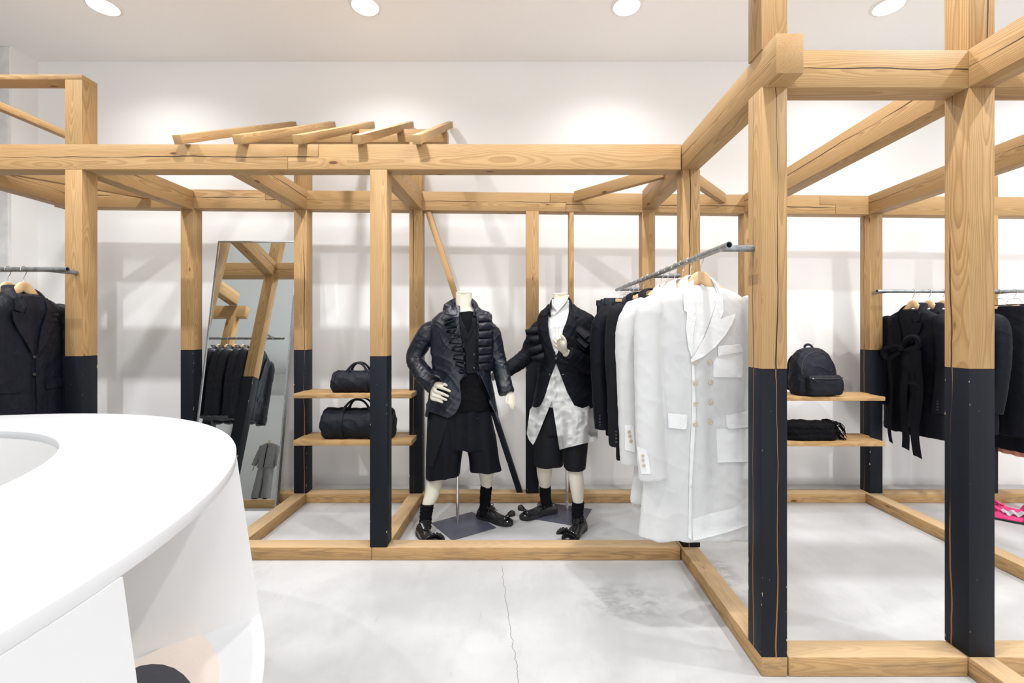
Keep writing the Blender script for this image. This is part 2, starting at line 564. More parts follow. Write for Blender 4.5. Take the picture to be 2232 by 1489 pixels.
def mesh_of(name, mb, mats, smooth=True, angle=40, bevel=0.0, bseg=2):
    me = bpy.data.meshes.new(name)
    me.from_pydata([tuple(p) for p in mb.v], [], mb.f)
    for mt in (mats if isinstance(mats, (list, tuple)) else [mats]):
        me.materials.append(mt)
    me.polygons.foreach_set('material_index', mb.m)
    bm = bmesh.new()
    bm.from_mesh(me)
    bmesh.ops.recalc_face_normals(bm, faces=bm.faces)
    if bevel:
        es = [e for e in bm.edges if len(e.link_faces) == 2 and e.calc_face_angle(0) > 0.5]
        bmesh.ops.bevel(bm, geom=es, offset=bevel, segments=bseg, affect='EDGES', profile=0.5)
    bm.to_mesh(me)
    bm.free()
    if smooth:
        me.polygons.foreach_set('use_smooth', [True] * len(me.polygons))
        me.set_sharp_from_angle(angle=math.radians(angle))
    return me


def link(name, data, parent=None):
    o = bpy.data.objects.new(name, data)
    COL.objects.link(o)
    if parent is not None:
        o.parent = parent
    return o


def origin_of(parent):
    """world position of a parent chain (no rotation during building)"""
    p = V((0, 0, 0))
    while parent is not None:
        p = p + parent.location
        parent = parent.parent
    return p


def mk(name, mb, mats, parent=None, local=False, **kw):
    """build object; vertices are in world space unless local"""
    if parent is not None and not local:
        o = origin_of(parent)
        if o.length > 0:
            mb.v = [p - o for p in mb.v]
    return link(name, mesh_of(name, mb, mats, **kw), parent)


def empty(name, loc, label=None, cat=None, group=None, rz=0.0):
    o = link(name, None)
    o.empty_display_size = 0.1
    o.location = loc
    o.rotation_euler = (0, 0, rz)
    tag(o, label, cat, group)
    return o


def tag(o, label=None, cat=None, group=None, kind=None):
    if label:
        o['label'] = label
    if cat:
        o['category'] = cat
    if group:
        o['group'] = group
    if kind:
        o['kind'] = kind
    return o


def struct(name, mb, mat, parent=None, **kw):
    o = mk(name, mb, mat, parent, **kw)
    if parent is None:
        o['kind'] = 'structure'
    return o


def blob_mesh(name, mb, mat, voxel=0.006, smooth=6, disp=None):
    """union of closed shapes as one continuous skin"""
    me = bpy.data.meshes.new('tmp')
    me.from_pydata([tuple(p) for p in mb.v], [], mb.f)
    ob = bpy.data.objects.new('tmp', me)
    COL.objects.link(ob)
    bm = bmesh.new()
    bm.from_mesh(me)
    bmesh.ops.recalc_face_normals(bm, faces=bm.faces)
    bm.to_mesh(me)
    bm.free()
    r = ob.modifiers.new('r', 'REMESH')
    r.mode = 'VOXEL'
    r.voxel_size = voxel
    s = ob.modifiers.new('s', 'SMOOTH')
    s.factor = 0.5
    s.iterations = smooth
    dg = bpy.context.evaluated_depsgraph_get()
    out = bpy.data.meshes.new_from_object(ob.evaluated_get(dg))
    bpy.data.objects.remove(ob)
    bpy.data.meshes.remove(me)
    out.name = name
    if disp:
        nv = len(out.vertices)
        nr = [vv.normal.copy() for vv in out.vertices]
        for vv, nn in zip(out.vertices, nr):
            vv.co += nn * disp(vv.co)
    out.materials.clear()
    out.materials.append(mat)
    out.polygons.foreach_set('use_smooth', [True] * len(out.polygons))
    return out


def blob(name, mb, mat, parent=None, voxel=0.006, smooth=6, disp=None, cut=None, solid=0.004):
    """cut: list of photo-pixel polygons removed from the camera-facing side (garment openings)"""
    o3 = origin_of(parent)
    me = blob_mesh(name, mb, mat, voxel, smooth, disp)
    if cut:
        bm = bmesh.new()
        bm.from_mesh(me)
        kill = []
        for f in bm.faces:
            c = f.calc_center_median()
            if f.normal.dot((c - V((0, 0, CAMZ))).normalized()) > 0.3:
                continue
            q = px(c)
            if any(inside(q, pl) for pl in cut):
                kill.append(f)
        bmesh.ops.delete(bm, geom=kill, context='FACES')
        bnd = {}
        for e in bm.edges:
            if len(e.link_faces) == 1:
                for a_, b_ in ((e.verts[0], e.verts[1]), (e.verts[1], e.verts[0])):
                    bnd.setdefault(a_, []).append(b_)
        for _ in range(8):
            new = {v: (v.co * .4 + sum((q.co for q in ns), V((0, 0, 0))) / len(ns) * .6) for v, ns in bnd.items()}
            for v, co in new.items():
                v.co = co
        bm.to_mesh(me)
        bm.free()
    me.transform(Matrix.Translation(-o3))
    ob = link(name, me, parent)
    if cut:
        s = ob.modifiers.new('thickness', 'SOLIDIFY')
        s.thickness = solid
        s.offset = -1
    return ob


def inside(q, poly):
    x, y = q
    c = False
    n = len(poly)
    for i in range(n):
        x1, y1 = poly[i][0], poly[i][1]
        x2, y2 = poly[i - 1][0], poly[i - 1][1]
        if (y1 > y) != (y2 > y) and x < (x2 - x1) * (y - y1) / (y2 - y1) + x1:
            c = not c
    return c


def bvh_of(obs):
    vs, fs = [], []
    for ob in (obs if isinstance(obs, (list, tuple)) else [obs]):
        o3 = origin_of(ob.parent) + ob.location
        off = len(vs)
        vs += [vv.co + o3 for vv in ob.data.vertices]
        fs += [[i + off for i in p.vertices] for p in ob.data.polygons]
    return BVHTree.FromPolygons(vs, fs)


def flat_patch(poly, res):
    """triangulated, subdivided 2D polygon -> verts2d, faces"""
    bm = bmesh.new()
    vs = [bm.verts.new((p[0], p[1], 0)) for p in poly]
    f = bm.faces.new(vs)
    bmesh.ops.triangulate(bm, faces=[f])
    for _ in range(6):
        es = [e for e in bm.edges if e.calc_length() > res]
        if not es:
            break
        bmesh.ops.subdivide_edges(bm, edges=es, cuts=1)
        bmesh.ops.triangulate(bm, faces=[g for g in bm.faces if len(g.verts) > 3])
    bm.verts.index_update()
    v2 = [(v.co.x, v.co.y) for v in bm.verts]
    fs = [[v.index for v in g.verts] for g in bm.faces]
    be = [(e.verts[0].index, e.verts[1].index) for e in bm.edges if len(e.link_faces) == 1]
    bm.free()
    return v2, fs, be


def drape(poly, bvh, off=0.003, thick=0.004, res=6.0, Y=3.2, lift=None, mb=None, m=0, ray=None, curve=0, relax=2, press=True):
    """cloth patch lying on a surface; poly in photo pixels (world) or local x,z when ray given"""
    mb = mb or MB()
    if curve:
        poly = spline(list(poly) + [poly[0]], curve)[:-1]
    v2, fs, be = flat_patch(poly, res)
    front, back = [], []
    c0 = V((0, 0, CAMZ))
    lastd = None
    for (x, y) in v2:
        if ray is None:
            o = c0
            d = (P(x, y, 1.0) - c0).normalized()
        else:
            o, d = ray(x, y)
        hit = bvh.ray_cast(o, d)
        if hit[0] is not None:
            dist = hit[3]
        else:
            dist = None
        front.append((o, d, dist))
    known = [q[2] for q in front if q[2] is not None]
    avg = sum(known) / len(known) if known else Y
    # fill the misses from the nearest known vertex
    kn = [(v2[i], q[2]) for i, q in enumerate(front) if q[2] is not None]
    F, B = [], []
    D = []
    for i, (o, d, dist) in enumerate(front):
        if dist is None:
            dist = min(kn, key=lambda t: (t[0][0] - v2[i][0]) ** 2 + (t[0][1] - v2[i][1]) ** 2)[1] if kn else avg
        D.append(dist)
    nb = [set() for _ in D]
    for f in fs:
        for a_ in f:
            nb[a_].update(b_ for b_ in f if b_ != a_)
    for _ in range(relax):
        D2 = [0.4 * D[i] + 0.6 * sum(D[j] for j in nb[i]) / max(1, len(nb[i])) for i in range(len(D))]
        D = [min(a_, b_) if press else b_ for a_, b_ in zip(D, D2)]
    for i, (o, d, dist) in enumerate(front):
        dist = D[i]
        e = lift(*v2[i]) if lift else 0.0
        F.append(o + d * (dist - off - thick - e))
        B.append(o + d * (dist - off - e))
    n = len(F)
    faces = [f for f in fs] + [[i + n for i in f[::-1]] for f in fs] + [(a, b, b + n, a + n) for a, b in be]
    mb.add(F + B, faces, m)
    return mb


def disc(c, nrm, r, t, n=14, mb=None, m=0):
    """small solid disc (button) facing nrm"""
    mb = mb or MB()
    nrm = V(nrm).normalized()
    a = nrm.orthogonal().normalized()
    b = nrm.cross(a)
    c = V(c)
    rings = []
    for rr, tt in ((r * 0.9, 0), (r, t * 0.35), (r, t * 0.75), (r * 0.85, t), (r * 0.62, t), (r * 0.55, t * 0.7)):
        rings.append([c + nrm * tt + a * (rr * math.cos(2 * PI * j / n)) + b * (rr * math.sin(2 * PI * j / n)) for j in range(n)])
    return mb.loft(rings, True, m)


def hitpx(bvh, x, y, off=0.0, Y=3.2):
    c0 = V((0, 0, CAMZ))
    d = (P(x, y, 1.0) - c0).normalized()
    h = bvh.ray_cast(c0, d)
    if h[0] is None:
        return P(x, y, Y), V((0, -1, 0))
    n = h[1]
    if n.dot(d) > 0:
        n = -n
    return h[0] - d * off, n


def copy_tree(o, parent=None):
    c = o.copy()
    COL.objects.link(c)
    c.parent = parent
    for ch in list(o.children):
        copy_tree(ch, c)
    return c


# ------------------------------------------------------------------ the room
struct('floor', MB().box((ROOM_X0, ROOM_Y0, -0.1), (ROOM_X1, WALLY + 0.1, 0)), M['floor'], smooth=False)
struct('ceiling', MB().box((ROOM_X0, ROOM_Y0, CEILZ), (ROOM_X1, WALLY + 0.1, CEILZ + 0.1)), M['ceil'], smooth=False)
struct('wall_back', MB().box((-4.34, WALLY, 0), (ROOM_X1, WALLY + 0.12, CEILZ)), M['wall'], smooth=False)
struct('wall_left', MB().box((ROOM_X0 - 0.12, ROOM_Y0, 0), (ROOM_X0, WALLY, CEILZ)), M['wall'], smooth=False)
struct('wall_right', MB().box((ROOM_X1, ROOM_Y0, 0), (ROOM_X1 + 0.12, WALLY, CEILZ)), M['wall'], smooth=False)
col_ = tag(mk('concrete_column', MB().box((-5.6, 3.92, 0), (-4.36, WALLY + 0.05, CEILZ)), M['rough'], bevel=0.01), kind='structure')
struct('trim_1', MB().box((-4.36, 3.93, 0), (-4.34, WALLY, CEILZ)), M['wall'], smooth=False)
struct('wall_recess', MB().box((ROOM_X0, 3.97, 0), (-5.6, WALLY, CEILZ)), M['wall'], smooth=False)
# shop front behind the camera, seen in the leaning mirror
YF = ROOM_Y0
struct('wall_front', MB().box((ROOM_X0, YF - 0.15, 2.75), (ROOM_X1, YF, CEILZ)).box((ROOM_X0, YF - 0.15, 0), (-6.1, YF, 2.75))
       .box((5.4, YF - 0.15, 0), (ROOM_X1, YF, 2.75)), M['wall'], smooth=False)
w1 = struct('window_1', MB().box((-6.1, YF - 0.1, 2.66), (5.4, YF - 0.02, 2.75)).box((-6.1, YF - 0.1, 0), (5.4, YF - 0.02, 0.08)), M['doorframe'], smooth=False)
for i in range(6):
    x = -6.1 + i * 2.28
    mk('window_post', MB().box((x - 0.04, YF - 0.11, 0.08), (x + 0.04, YF - 0.01, 2.66)), M['doorframe'], w1, smooth=False)
    if i < 5:
        mk('pane', MB().box((x + 0.04, YF - 0.065, 0.08), (x + 2.24, YF - 0.055, 2.66)), M['glass'], w1, smooth=False)
struct('trim_2', MB().box((ROOM_X0, YF, 2.62), (ROOM_X1, YF + 0.1, 2.80)), M['darkbar'], smooth=False)
# a partition panel with a steel post, reflected beside the grey outfit
struct('wall_partition', MB().box((-8.3, -6.42, 0), (-5.55, -6.30, 3.0)), M['wall'], smooth=False)
struct('trim_3', MB().box((-5.55, -6.42, 0), (-5.40, -6.30, 3.0)), M['doorframe'], smooth=False)

# ceiling lights
pos_words = {0: 'above the left timber bay and the jacket rail', 1: 'above the small rafters at the centre left', 2: 'above the bare wall right of the rafters',
             3: 'seen through the right hand timber frame'}
for j, ly in enumerate(LIGHT_ROWS):
    for i, lx in enumerate(LIGHT_COLS):
        if j == 0 and i < 4:
            lab = 'round recessed ceiling downlight, lit, ' + pos_words[i]
            grp = 'downlights in the ceiling'
        else:
            continue
        t = empty('ceiling_light', (lx, ly, CEILZ), lab, 'downlight', grp)
        r = MB()
        r.lathe([(0.098, -0.012), (0.102, -0.006), (0.118, -0.004), (0.122, 0.0), (0.10, 0.004), (0.098, 0.004)], (lx, ly, CEILZ), 40, cap=False)
        mk('trim_ring', r, M['trim'], t)
        d = MB().lathe([(0.099, -0.003), (0.07, -0.009), (0.03, -0.0105), (0.001, -0.011)], (lx, ly, CEILZ), 40, cap=False)
        mk('diffuser', d, M['lamp'], t)

# ------------------------------------------------------------------ timber frame
TW = 0.105
ZT, ZB, BH = 2.542, 2.388, 0.154
PZ = 1.247
YN, YFR, YB = 1.842, 2.778, 3.703
frame = empty('timber_frame', (0, 0, 0), 'open cedar post and beam frame with black painted post bottoms, standing on the concrete floor', 'frame')
_seed = [0]


def timber(name, p0, p1, w=TW, h=TW, mat='wood', parent=None, crk=None, bevel=0.0025, label=None):
    """square timber between the centres of its two ends. crk=(y or None, z or None) crack offsets"""
    p0, p1 = V(p0), V(p1)
    ex = (p1 - p0).normalized()
    if abs(ex.z) > 0.9:
        ey = V((1, 0, 0))
        ez = ex.cross(ey).normalized()
        ey = ez.cross(ex)
    else:
        ey = V((0, 0, 1)).cross(ex).normalized()
        ez = ex.cross(ey)
    L = (p1 - p0).length
    mb = MB().box((-L / 2, -w / 2, -h / 2), (L / 2, w / 2, h / 2))
    o = mk(name, mb, M[mat], None, bevel=bevel, angle=35)
    R = Matrix((ex, ey, ez)).transposed().to_4x4()
    R.translation = (p0 + p1) / 2
    _seed[0] += 1
    o['seed'] = float(_seed[0] * 1.37)
    o['hw'], o['hh'] = w / 2, h / 2
    o['crk_y'] = crk[0] if crk and crk[0] is not None else 9.0
    o['crk_z'] = crk[1] if crk and crk[1] is not None else 9.0
    if label:
        o['label'] = label
    o.parent = parent or frame
    if parent and parent is not frame:
        o.matrix_parent_inverse = parent.matrix_basis.inverted()
    o.matrix_basis = R
    bpy.context.view_layer.update
    return o


def post(x, y, z1, crk=None, w=TW, d=TW, z0=0.08, pz=PZ):
    """post with its corner (left, front) at x, y; lower part painted black"""
    cx, cy = x + w / 2, y + d / 2
    up = timber('post', (cx, cy, pz), (cx, cy, z1), w, d, crk=crk)
    lo = timber('painted_base', (cx, cy, z0), (cx, cy, pz), w, d, mat='black', parent=up, crk=crk, bevel=0.002)
    lo['label'] = 'black painted lower half of the post'
    lo['seed'] = up['seed']
    return up


def beamx(x0, x1, y, zt, zb, crk=None, d=TW, name='beam', mat='wood', zt1=None):
    dz = 0 if zt1 is None else zt1 - zt
    h = zt - zb
    return timber(name, (x0, y + d / 2, (zt + zb) / 2), (x1, y + d / 2, (zt + zb) / 2 + dz), d, h, crk=crk, mat=mat)


def beamy(xa, ya, xb, yb, zt, zb, crk=None, w=TW, name='beam', mat='wood', ztb=None):
    """beam running in depth; xa, xb are its left face at both ends"""
    dz = 0 if ztb is None else ztb - zt
    return timber(name, (xa + w / 2, ya, (zt + zb) / 2), (xb + w / 2, yb, (zt + zb) / 2 + dz), w, zt - zb, crk=crk, mat=mat)


def zback(x):
    return 2.530 - 0.0095 * x


def scarf_beam(x0, x1, y, zt, zb, j0=None, j1=None, lap=0.19, crk=None, ztr=None):
    """beam piece with half lap ends: j0/j1 say which half ('up'/'low') reaches past the joint"""
    g = 0.0012
    ztr = zt if ztr is None else ztr
    L = x1 - x0
    mid = (zb - zt) * 0.52
    h = zt - zb
    # profile in x,z as one outline
    pl = []
    if j0 is None:
        pl += [(x0, 0), (x0, -h)]
    elif j0 == 'up':     # upper half starts at x0 (joint), lower half starts later
        pl += [(x0 + g, 0), (x0 + g, mid + g), (x0 + lap + g, mid + g), (x0 + lap + g, -h)]
    else:
        pl += [(x0 + lap + g, 0), (x0 + lap + g, mid - g), (x0 + g, mid - g), (x0 + g, -h)]
    if j1 is None:
        pl += [(x1, -h), (x1, 0)]
    elif j1 == 'up':     # upper half reaches x1 + lap
        pl += [(x1 - g, -h), (x1 - g, mid + g), (x1 + lap - g, mid + g), (x1 + lap - g, 0)]
    else:
        pl += [(x1 + lap - g, -h), (x1 + lap - g, mid - g), (x1 - g, mid - g), (x1 - g, 0)]
    cx = (x0 + x1) / 2
    cz = -h / 2
    mb = MB().prism([(p[0] - cx, -TW / 2, p[1] - cz) for p in pl], (0, TW, 0))
    o = mk('beam', mb, M['wood'], None, bevel=0.0015, angle=35)
    _seed[0] += 1
    o['seed'] = float(_seed[0] * 1.37)
    o['hw'], o['hh'] = TW / 2, h / 2
    o['crk_y'] = 9.0
    o['crk_z'] = crk if crk is not None else 9.0
    o.parent = frame
    o.location = (cx, y + TW / 2, zt + (ztr - zt) / 2 + cz)
    if ztr != zt:
        o.rotation_euler = (0, -math.atan2(ztr - zt, L), 0)
    return o


# --- front row
xj0 = P(627, 0, YFR).x
scarf_beam(-4.4, xj0, YFR, ZT, ZB, None, 'up', lap=0.187, crk=0.0)
scarf_beam(xj0, 1.020, YFR, ZT, ZB, 'low', None, lap=0.187)
XF1, XF2 = -2.741, -0.879
post(XF1, YFR, ZB)
timber('post', (XF1 + TW / 2, YFR + TW / 2, ZT), (XF1 + TW / 2, YFR + TW / 2, 2.937))
post(XF2, YFR, ZB)
post(1.033, YFR, ZB, crk=(-0.012, None))
timber('beam', (-4.0, YFR + TW / 2, 2.9525), (XF1 + TW, YFR + TW / 2, 2.9525), TW, 0.031)
timber('rail', (-3.585, YFR + TW, 2.965), (-3.585, YB, 2.972), 0.05, 0.05)
# --- right frame, near row
post(1.002, YN, ZB, crk=(0.012, 0.012))
post(1.842, YN, ZB, crk=(9.0, 0.022))
timber('post', (1.002 + TW / 2, YN + TW / 2, ZT), (1.002 + TW / 2, YN + TW / 2, CEILZ), crk=(9.0, None))
timber('post', (1.842 + TW / 2, YN + TW / 2, ZT), (1.842 + TW / 2, YN + TW / 2, CEILZ), crk=(0.02, None))
beamy(1.0056, 1.744, 1.045, YB, ZT, ZB, crk=(None, 0.0))
beamx(1.108, 1.842, YN, 2.538, 2.386, crk=(None, 0.0))
beamx(1.95, 3.4, YN, 2.538, 2.386, crk=(None, 0.01))
beamy(1.842, 0.55, 1.842, YN + TW, ZT, ZB, crk=(None, 0.0))
beamy(1.852, YN + TW, 1.875, YB, 2.530, 2.378, crk=(None, 0.018), ztb=2.515)
beamy(2.87, 0.9, 2.885, YB, 2.53, 2.38, crk=(None, 0.01), ztb=zback(2.9))
# --- left depth beams
beamy(XF1, YFR + TW, -2.71, YB, ZT, ZB, crk=(None, 0.02))
beamy(-1.793, YFR + TW, -1.79, YB, ZT, ZB, crk=(None, 0.02))
beamy(XF2, YFR + TW, -0.851, YB, ZT, ZB)
beamy(-3.61, 2.056, -3.61, YB, ZT, ZB, crk=(None, 0.02))
# --- further left bay, outside the photo but reflected in the mirror
for (x, y) in ((-3.61, YFR), (-3.61, 1.95), (-4.5, 1.95)):
    post(x, y, ZB)
timber('beam', (-5.2, 1.95 + TW / 2, 2.31), (-3.40, 1.95 + TW / 2, 2.31), TW - .016, 0.15)
beamy(-4.5, 2.056, -4.5, YB, ZT, ZB, crk=(None, 0.0))
# --- back row
jb = [P(578, 0, YB).x, P(1199, 0, YB).x, P(1787, 0, YB).x]
scarf_beam(-3.74, jb[0], YB, zback(-3.74), zback(-3.74) - 0.152, None, 'low', lap=0.13, crk=0.015, ztr=zback(jb[0]))
scarf_beam(jb[0], jb[1], YB, zback(jb[0]), zback(jb[0]) - 0.152, 'up', 'low', lap=0.13, crk=0.0, ztr=zback(jb[1]))
scarf_beam(jb[1], jb[2], YB, zback(jb[1]), zback(jb[1]) - 0.152, 'up', 'low', lap=0.13, crk=-0.02, ztr=zback(jb[2]))
scarf_beam(jb[2], 5.2, YB, zback(jb[2]), zback(jb[2]) - 0.152, 'up', None, lap=0.13, ztr=zback(5.2))
XB = [-3.61, -2.712, -1.79, -0.851, 0.098, 1.045, 1.875, 2.896, 3.837]
for i, x in enumerate(XB):
    post(x, YB, zback(x) - 0.152 + 0.001, crk=(0.03, None) if i in (2,) else ((-0.02, 0.02) if i == 3 else ((None, 0.01) if i == 7 else None)),
         d=TW * (0.75 if i == 4 else 1))
timber('post', (0.47, YB + 0.05, 0.08), (0.47, YB + 0.05, zback(0.47) - 0.152), 0.038, 0.09)
for x in (XB[2], XB[3]):
    timber('post', (x + TW / 2, YB + TW / 2, zback(x)), (x + TW / 2, YB + TW / 2, 2.94))
timber('post', (XB[8] + TW / 2, YB + TW / 2, zback(3.9)), (XB[8] + TW / 2, YB + TW / 2, zback(3.9) + 0.17))
timber('beam', (-2.25, YB + TW / 2, 2.992), (-0.545, YB + TW / 2, 2.992), TW, 0.105)
# rafters resting on the front beam and the small ridge beam
for i in range(5):
    xf = -1.990 + i * 0.3535
    timber('rafter', (xf, 2.69, 2.532), (xf, 4.115, 3.268), 0.05, 0.052)
# knee braces lying flat between beams
timber('brace', (-2.97, YB - 0.02, 2.510), (-3.56, 2.98, 2.512), 0.045, 0.08)
timber('brace', (0.50, YB - 0.02, 2.488), (1.035, 3.13, 2.495), 0.045, 0.08)
timber('brace', (1.69, YB - 0.02, 2.472), (1.145, 3.10, 2.495), 0.045, 0.08)
# slanted brace in the back row, lower part painted black
dT, dB = P(934, 463, YB + 0.05), P(1134, 1075, YB + 0.05)
tq = (dT.z - PZ) / (dT.z - dB.z)
dM = dT.lerp(dB, tq)
br = timber('brace', dT, dM, 0.045, 0.072)
bb = timber('painted_base', dM, dB, 0.045, 0.072, mat='black', parent=br)
# --- sills on the floor
SH = 0.08


def sill_x(x0, x1, y):
    return timber('sill', (x0, y + TW / 2, SH / 2), (x1, y + TW / 2, SH / 2), TW, SH, mat='sill', bevel=0.006)


def sill_y(xa, ya, xb, yb):
    return timber('sill', (xa + TW / 2, ya, SH / 2), (xb + TW / 2, yb, SH / 2), TW, SH, mat='sill', bevel=0.006)


sill_x(-2.741, XF2 + 0.01, YFR)
sill_x(XF2 + 0.012, 1.018, YFR)
sill_x(-2.71, XB[3] + 0.02, YB)
sill_x(XB[3] + 0.022, XB[6] + 0.09, YB)
sill_x(XB[6] + 0.092, XB[7] - 0.03, YB)
sill_x(XB[7] + 0.075, 5.2, YB)
sill_y(XF1, YFR + TW, -2.712, YB)
sill_y(-1.80, YFR + TW, -1.79, YB)
sill_y(XF2, YFR + TW, -0.851, YB)
sill_y(1.003, YN, 1.025, YFR + 0.02)
sill_y(1.026, YFR + 0.022, 1.045, YB)
sill_x(1.113, 1.840, YN)
sill_x(1.95, 3.3, YN)
sill_y(1.842, 0.7, 1.842, YN + TW)
sill_y(2.853, 2.2, 2.866, YB + TW)

# ------------------------------------------------------------------ shelves
def shelf(x0, x1, zt, xa, xb, t, label):
    """board notched around the posts: wide front strip, narrower tail between the posts"""
    f, b1, b2 = 3.507, YB - 0.002, YB + 0.10
    pl = [(x0, f), (x1, f), (x1, b1), (xb, b1), (xb, b2), (xa, b2), (xa, b1), (x0, b1)]
    cx, cy = (x0 + x1) / 2, 3.6
    mb = MB().prism([(p[0] - cx, p[1] - cy, -t / 2) for p in pl], (0, 0, t))
    o = mk('shelf_board', mb, M['wood'], None, bevel=0.002, angle=35)
    o.location = (cx, cy, zt - t / 2)
    _seed[0] += 1
    o['seed'], o['crk_y'], o['crk_z'] = _seed[0] * 1.37, 9.0, 9.0
    o['hw'] = o['hh'] = 1.0
    return tag(o, label, 'shelf', 'plain board shelves between the posts')


ZL1, ZL2, ZR1, ZR2 = 0.918, 0.557, 0.894, 0.548
shelf(-1.700, -0.790, ZL1, XB[2] + TW + 0.003, XB[3] - 0.003, 0.036, 'plain wooden shelf board under the smaller duffel bag, upper of the left two')
shelf(-1.700, -0.790, ZL2, XB[2] + TW + 0.003, XB[3] - 0.003, 0.040, 'plain wooden shelf board under the larger duffel bag, lower of the left two')
shelf(1.93, 2.863, ZR1, XB[6] + TW + 0.003, XB[7] - 0.003, 0.031, 'plain wooden shelf board carrying the black backpack, upper of the right two')
shelf(1.93, 2.863, ZR2, XB[6] + TW + 0.003, XB[7] - 0.003, 0.036, 'plain wooden shelf board under the folded black scarf, lower of the right two')

# ------------------------------------------------------------------ clothes rails
PR = 0.0142


def pipe(name, a, b, parent, r=PR):
    """open steel tube with a dark hollow end"""
    a, b = V(a), V(b)
    t = (b - a).normalized()
    mb = MB()
    s = t.orthogonal().normalized()
    u = t.cross(s)
    n = 18

    def ring(p, rr):
        return [p + s * (rr * math.cos(2 * PI * j / n)) + u * (rr * math.sin(2 * PI * j / n)) for j in range(n)]
    mb.loft([ring(a + t * 0.03, r * 0.8), ring(a, r * 0.8), ring(a, r), ring(b, r), ring(b, r * 0.8), ring(b - t * 0.03, r * 0.8)], False)
    mb.add(ring(a + t * 0.03, r * 0.8), [tuple(range(n))], 1)
    mb.add(ring(b - t * 0.03, r * 0.8), [tuple(range(n))], 1)
    return mk(name, mb, [M['steel'], M['hollow']], parent)


RX, RZ = 0.873, 1.750
rail_m = empty('clothes_rail', (RX, 2.9, RZ), 'galvanised steel clothes rail running back in depth, carrying the white coats', 'rail')
pipe('rail_tube', (RX, 1.845, RZ), (RX, 3.86, RZ), rail_m)
for yy, xx in ((1.905, 1.002), (2.84, 1.034), (3.75, 1.046)):
    pipe('bracket_tube', (RX, yy, RZ - 0.004), (xx, yy, RZ - 0.004), rail_m)
LY, LZ = 2.60, 1.753
rail_l = empty('clothes_rail', (-3.2, LY, LZ), 'galvanised steel clothes rail at the left, fixed to the left front post', 'rail')
pipe('rail_tube', (-4.3, LY, LZ), (-2.549, LY, LZ), rail_l)
pipe('bracket_tube', (-2.668, LY, LZ), (-2.668, YFR + 0.004, LZ + 0.004), rail_l)
pipe('bracket_tube', (-4.1, LY, LZ), (-4.1, YFR + 0.004, LZ + 0.004), rail_l)
RY2, RZ2 = 3.575, 1.7135
rail_r = empty('clothes_rail', (3.6, RY2, RZ2), 'galvanised steel clothes rail along the back wall at the right', 'rail')
pipe('rail_tube', (2.852, RY2, RZ2), (4.9, RY2, RZ2), rail_r, 0.0135)
pipe('bracket_tube', (2.925, RY2, RZ2 - 0.003), (2.925, YB + 0.004, RZ2 - 0.003), rail_r, 0.012)
pipe('bracket_tube', (3.90, RY2, RZ2 - 0.003), (3.90, YB + 0.004, RZ2 - 0.003), rail_r, 0.012)

# ------------------------------------------------------------------ leaning mirror
MX0, MX1, ML = -2.555, -1.855, 2.213
ang = math.atan2(0.385, 2.18)
mirror = empty('leaning_mirror', (0, 0, 0), 'tall steel framed mirror leaning back against the wall beside the shelf posts', 'mirror')
mirror.location = ((MX0 + MX1) / 2, 3.55, 0.0)
mirror.rotation_euler = (-ang, 0, 0)
hw = (MX1 - MX0) / 2
f_ = 0.012
mb = MB().box((-hw, -0.004, 0), (-hw + f_, 0.035, ML)).box((hw - f_, -0.004, 0), (hw, 0.035, ML))
mb.box((-hw + f_, -0.004, 0), (hw - f_, 0.035, f_)).box((-hw + f_, -0.004, ML - f_), (hw - f_, 0.035, ML))
mk('mirror_frame', mb, M['frame'], mirror, local=True, smooth=False)
mk('mirror_glass', MB().box((-hw + f_, 0.002, f_), (hw - f_, 0.006, ML - f_)), M['mirror'], mirror, local=True, smooth=False)
mk('back_panel', MB().box((-hw + f_, 0.010, f_), (hw - f_, 0.030, ML - f_)), M['counter_in'], mirror, local=True, smooth=False)

# ------------------------------------------------------------------ white counter
ZC, TC = 1.0, 0.030
cc = V((-2.09, 0.622))
CA, CB = 1.41, 1.59
ctr = empty('display_counter', (cc.x, cc.y, 0), 'large white curved counter with an oval opening in its top, nearest thing at the left', 'counter')


def oval(a, ax, ay):
    return V((cc.x + ax * math.cos(a), cc.y + ay * math.sin(a)))


a_cut = math.radians(110.5)           # the ring is cut open here
NS = 120
angs = [a_cut - math.radians(270) * i / NS for i in range(NS + 1)]
IN_A, IN_B = 0.905, 1.215


def inner(a):
    return V((cc.x - 0.04 + IN_A * math.cos(a), cc.y - 0.005 + IN_B * math.sin(a)))


def ringslab(z0, z1, of, inf):
    rings = []
    for a in angs:
        o, i = of(a), inf(a)
        rings.append([V((o.x, o.y, z0)), V((o.x, o.y, z1)), V((i.x, i.y, z1)), V((i.x, i.y, z0))])
    return MB().loft(rings, True)


mk('counter_top', ringslab(ZC - TC, ZC, lambda a: oval(a, CA, CB), inner), M['counter'], ctr, bevel=0.0012, angle=50)
mk('inner_wall', ringslab(0.02, ZC - TC, lambda a: inner(a) + (inner(a) - cc).normalized() * 0.02, inner), M['counter_in'], ctr, angle=50)
FL = 0.125                             # outward flare of the body per metre


def flare(a, z):
    k = (ZC - max(z, 0.35)) * FL
    if z < 0.325:
        k -= 0.03
    return oval(a, CA + k, CB + k)


a_n0 = math.radians(39.5)              # niche from here ...
a_n1 = math.radians(6.3)               # ... to here
ZS = 0.35
# outer skin outside the niche


def skin(alist, z0, z1, nz=6):
    rings = []
    for a in alist:
        r = [V((*flare(a, z0 + (z1 - z0) * i / nz), z0 + (z1 - z0) * i / nz)) for i in range(nz + 1)]
        q = [V((p.x - 0.02 * math.cos(a), p.y - 0.02 * math.sin(a), p.z)) for p in r[::-1]]
        rings.append(r + q)
    return MB().loft(rings, True)


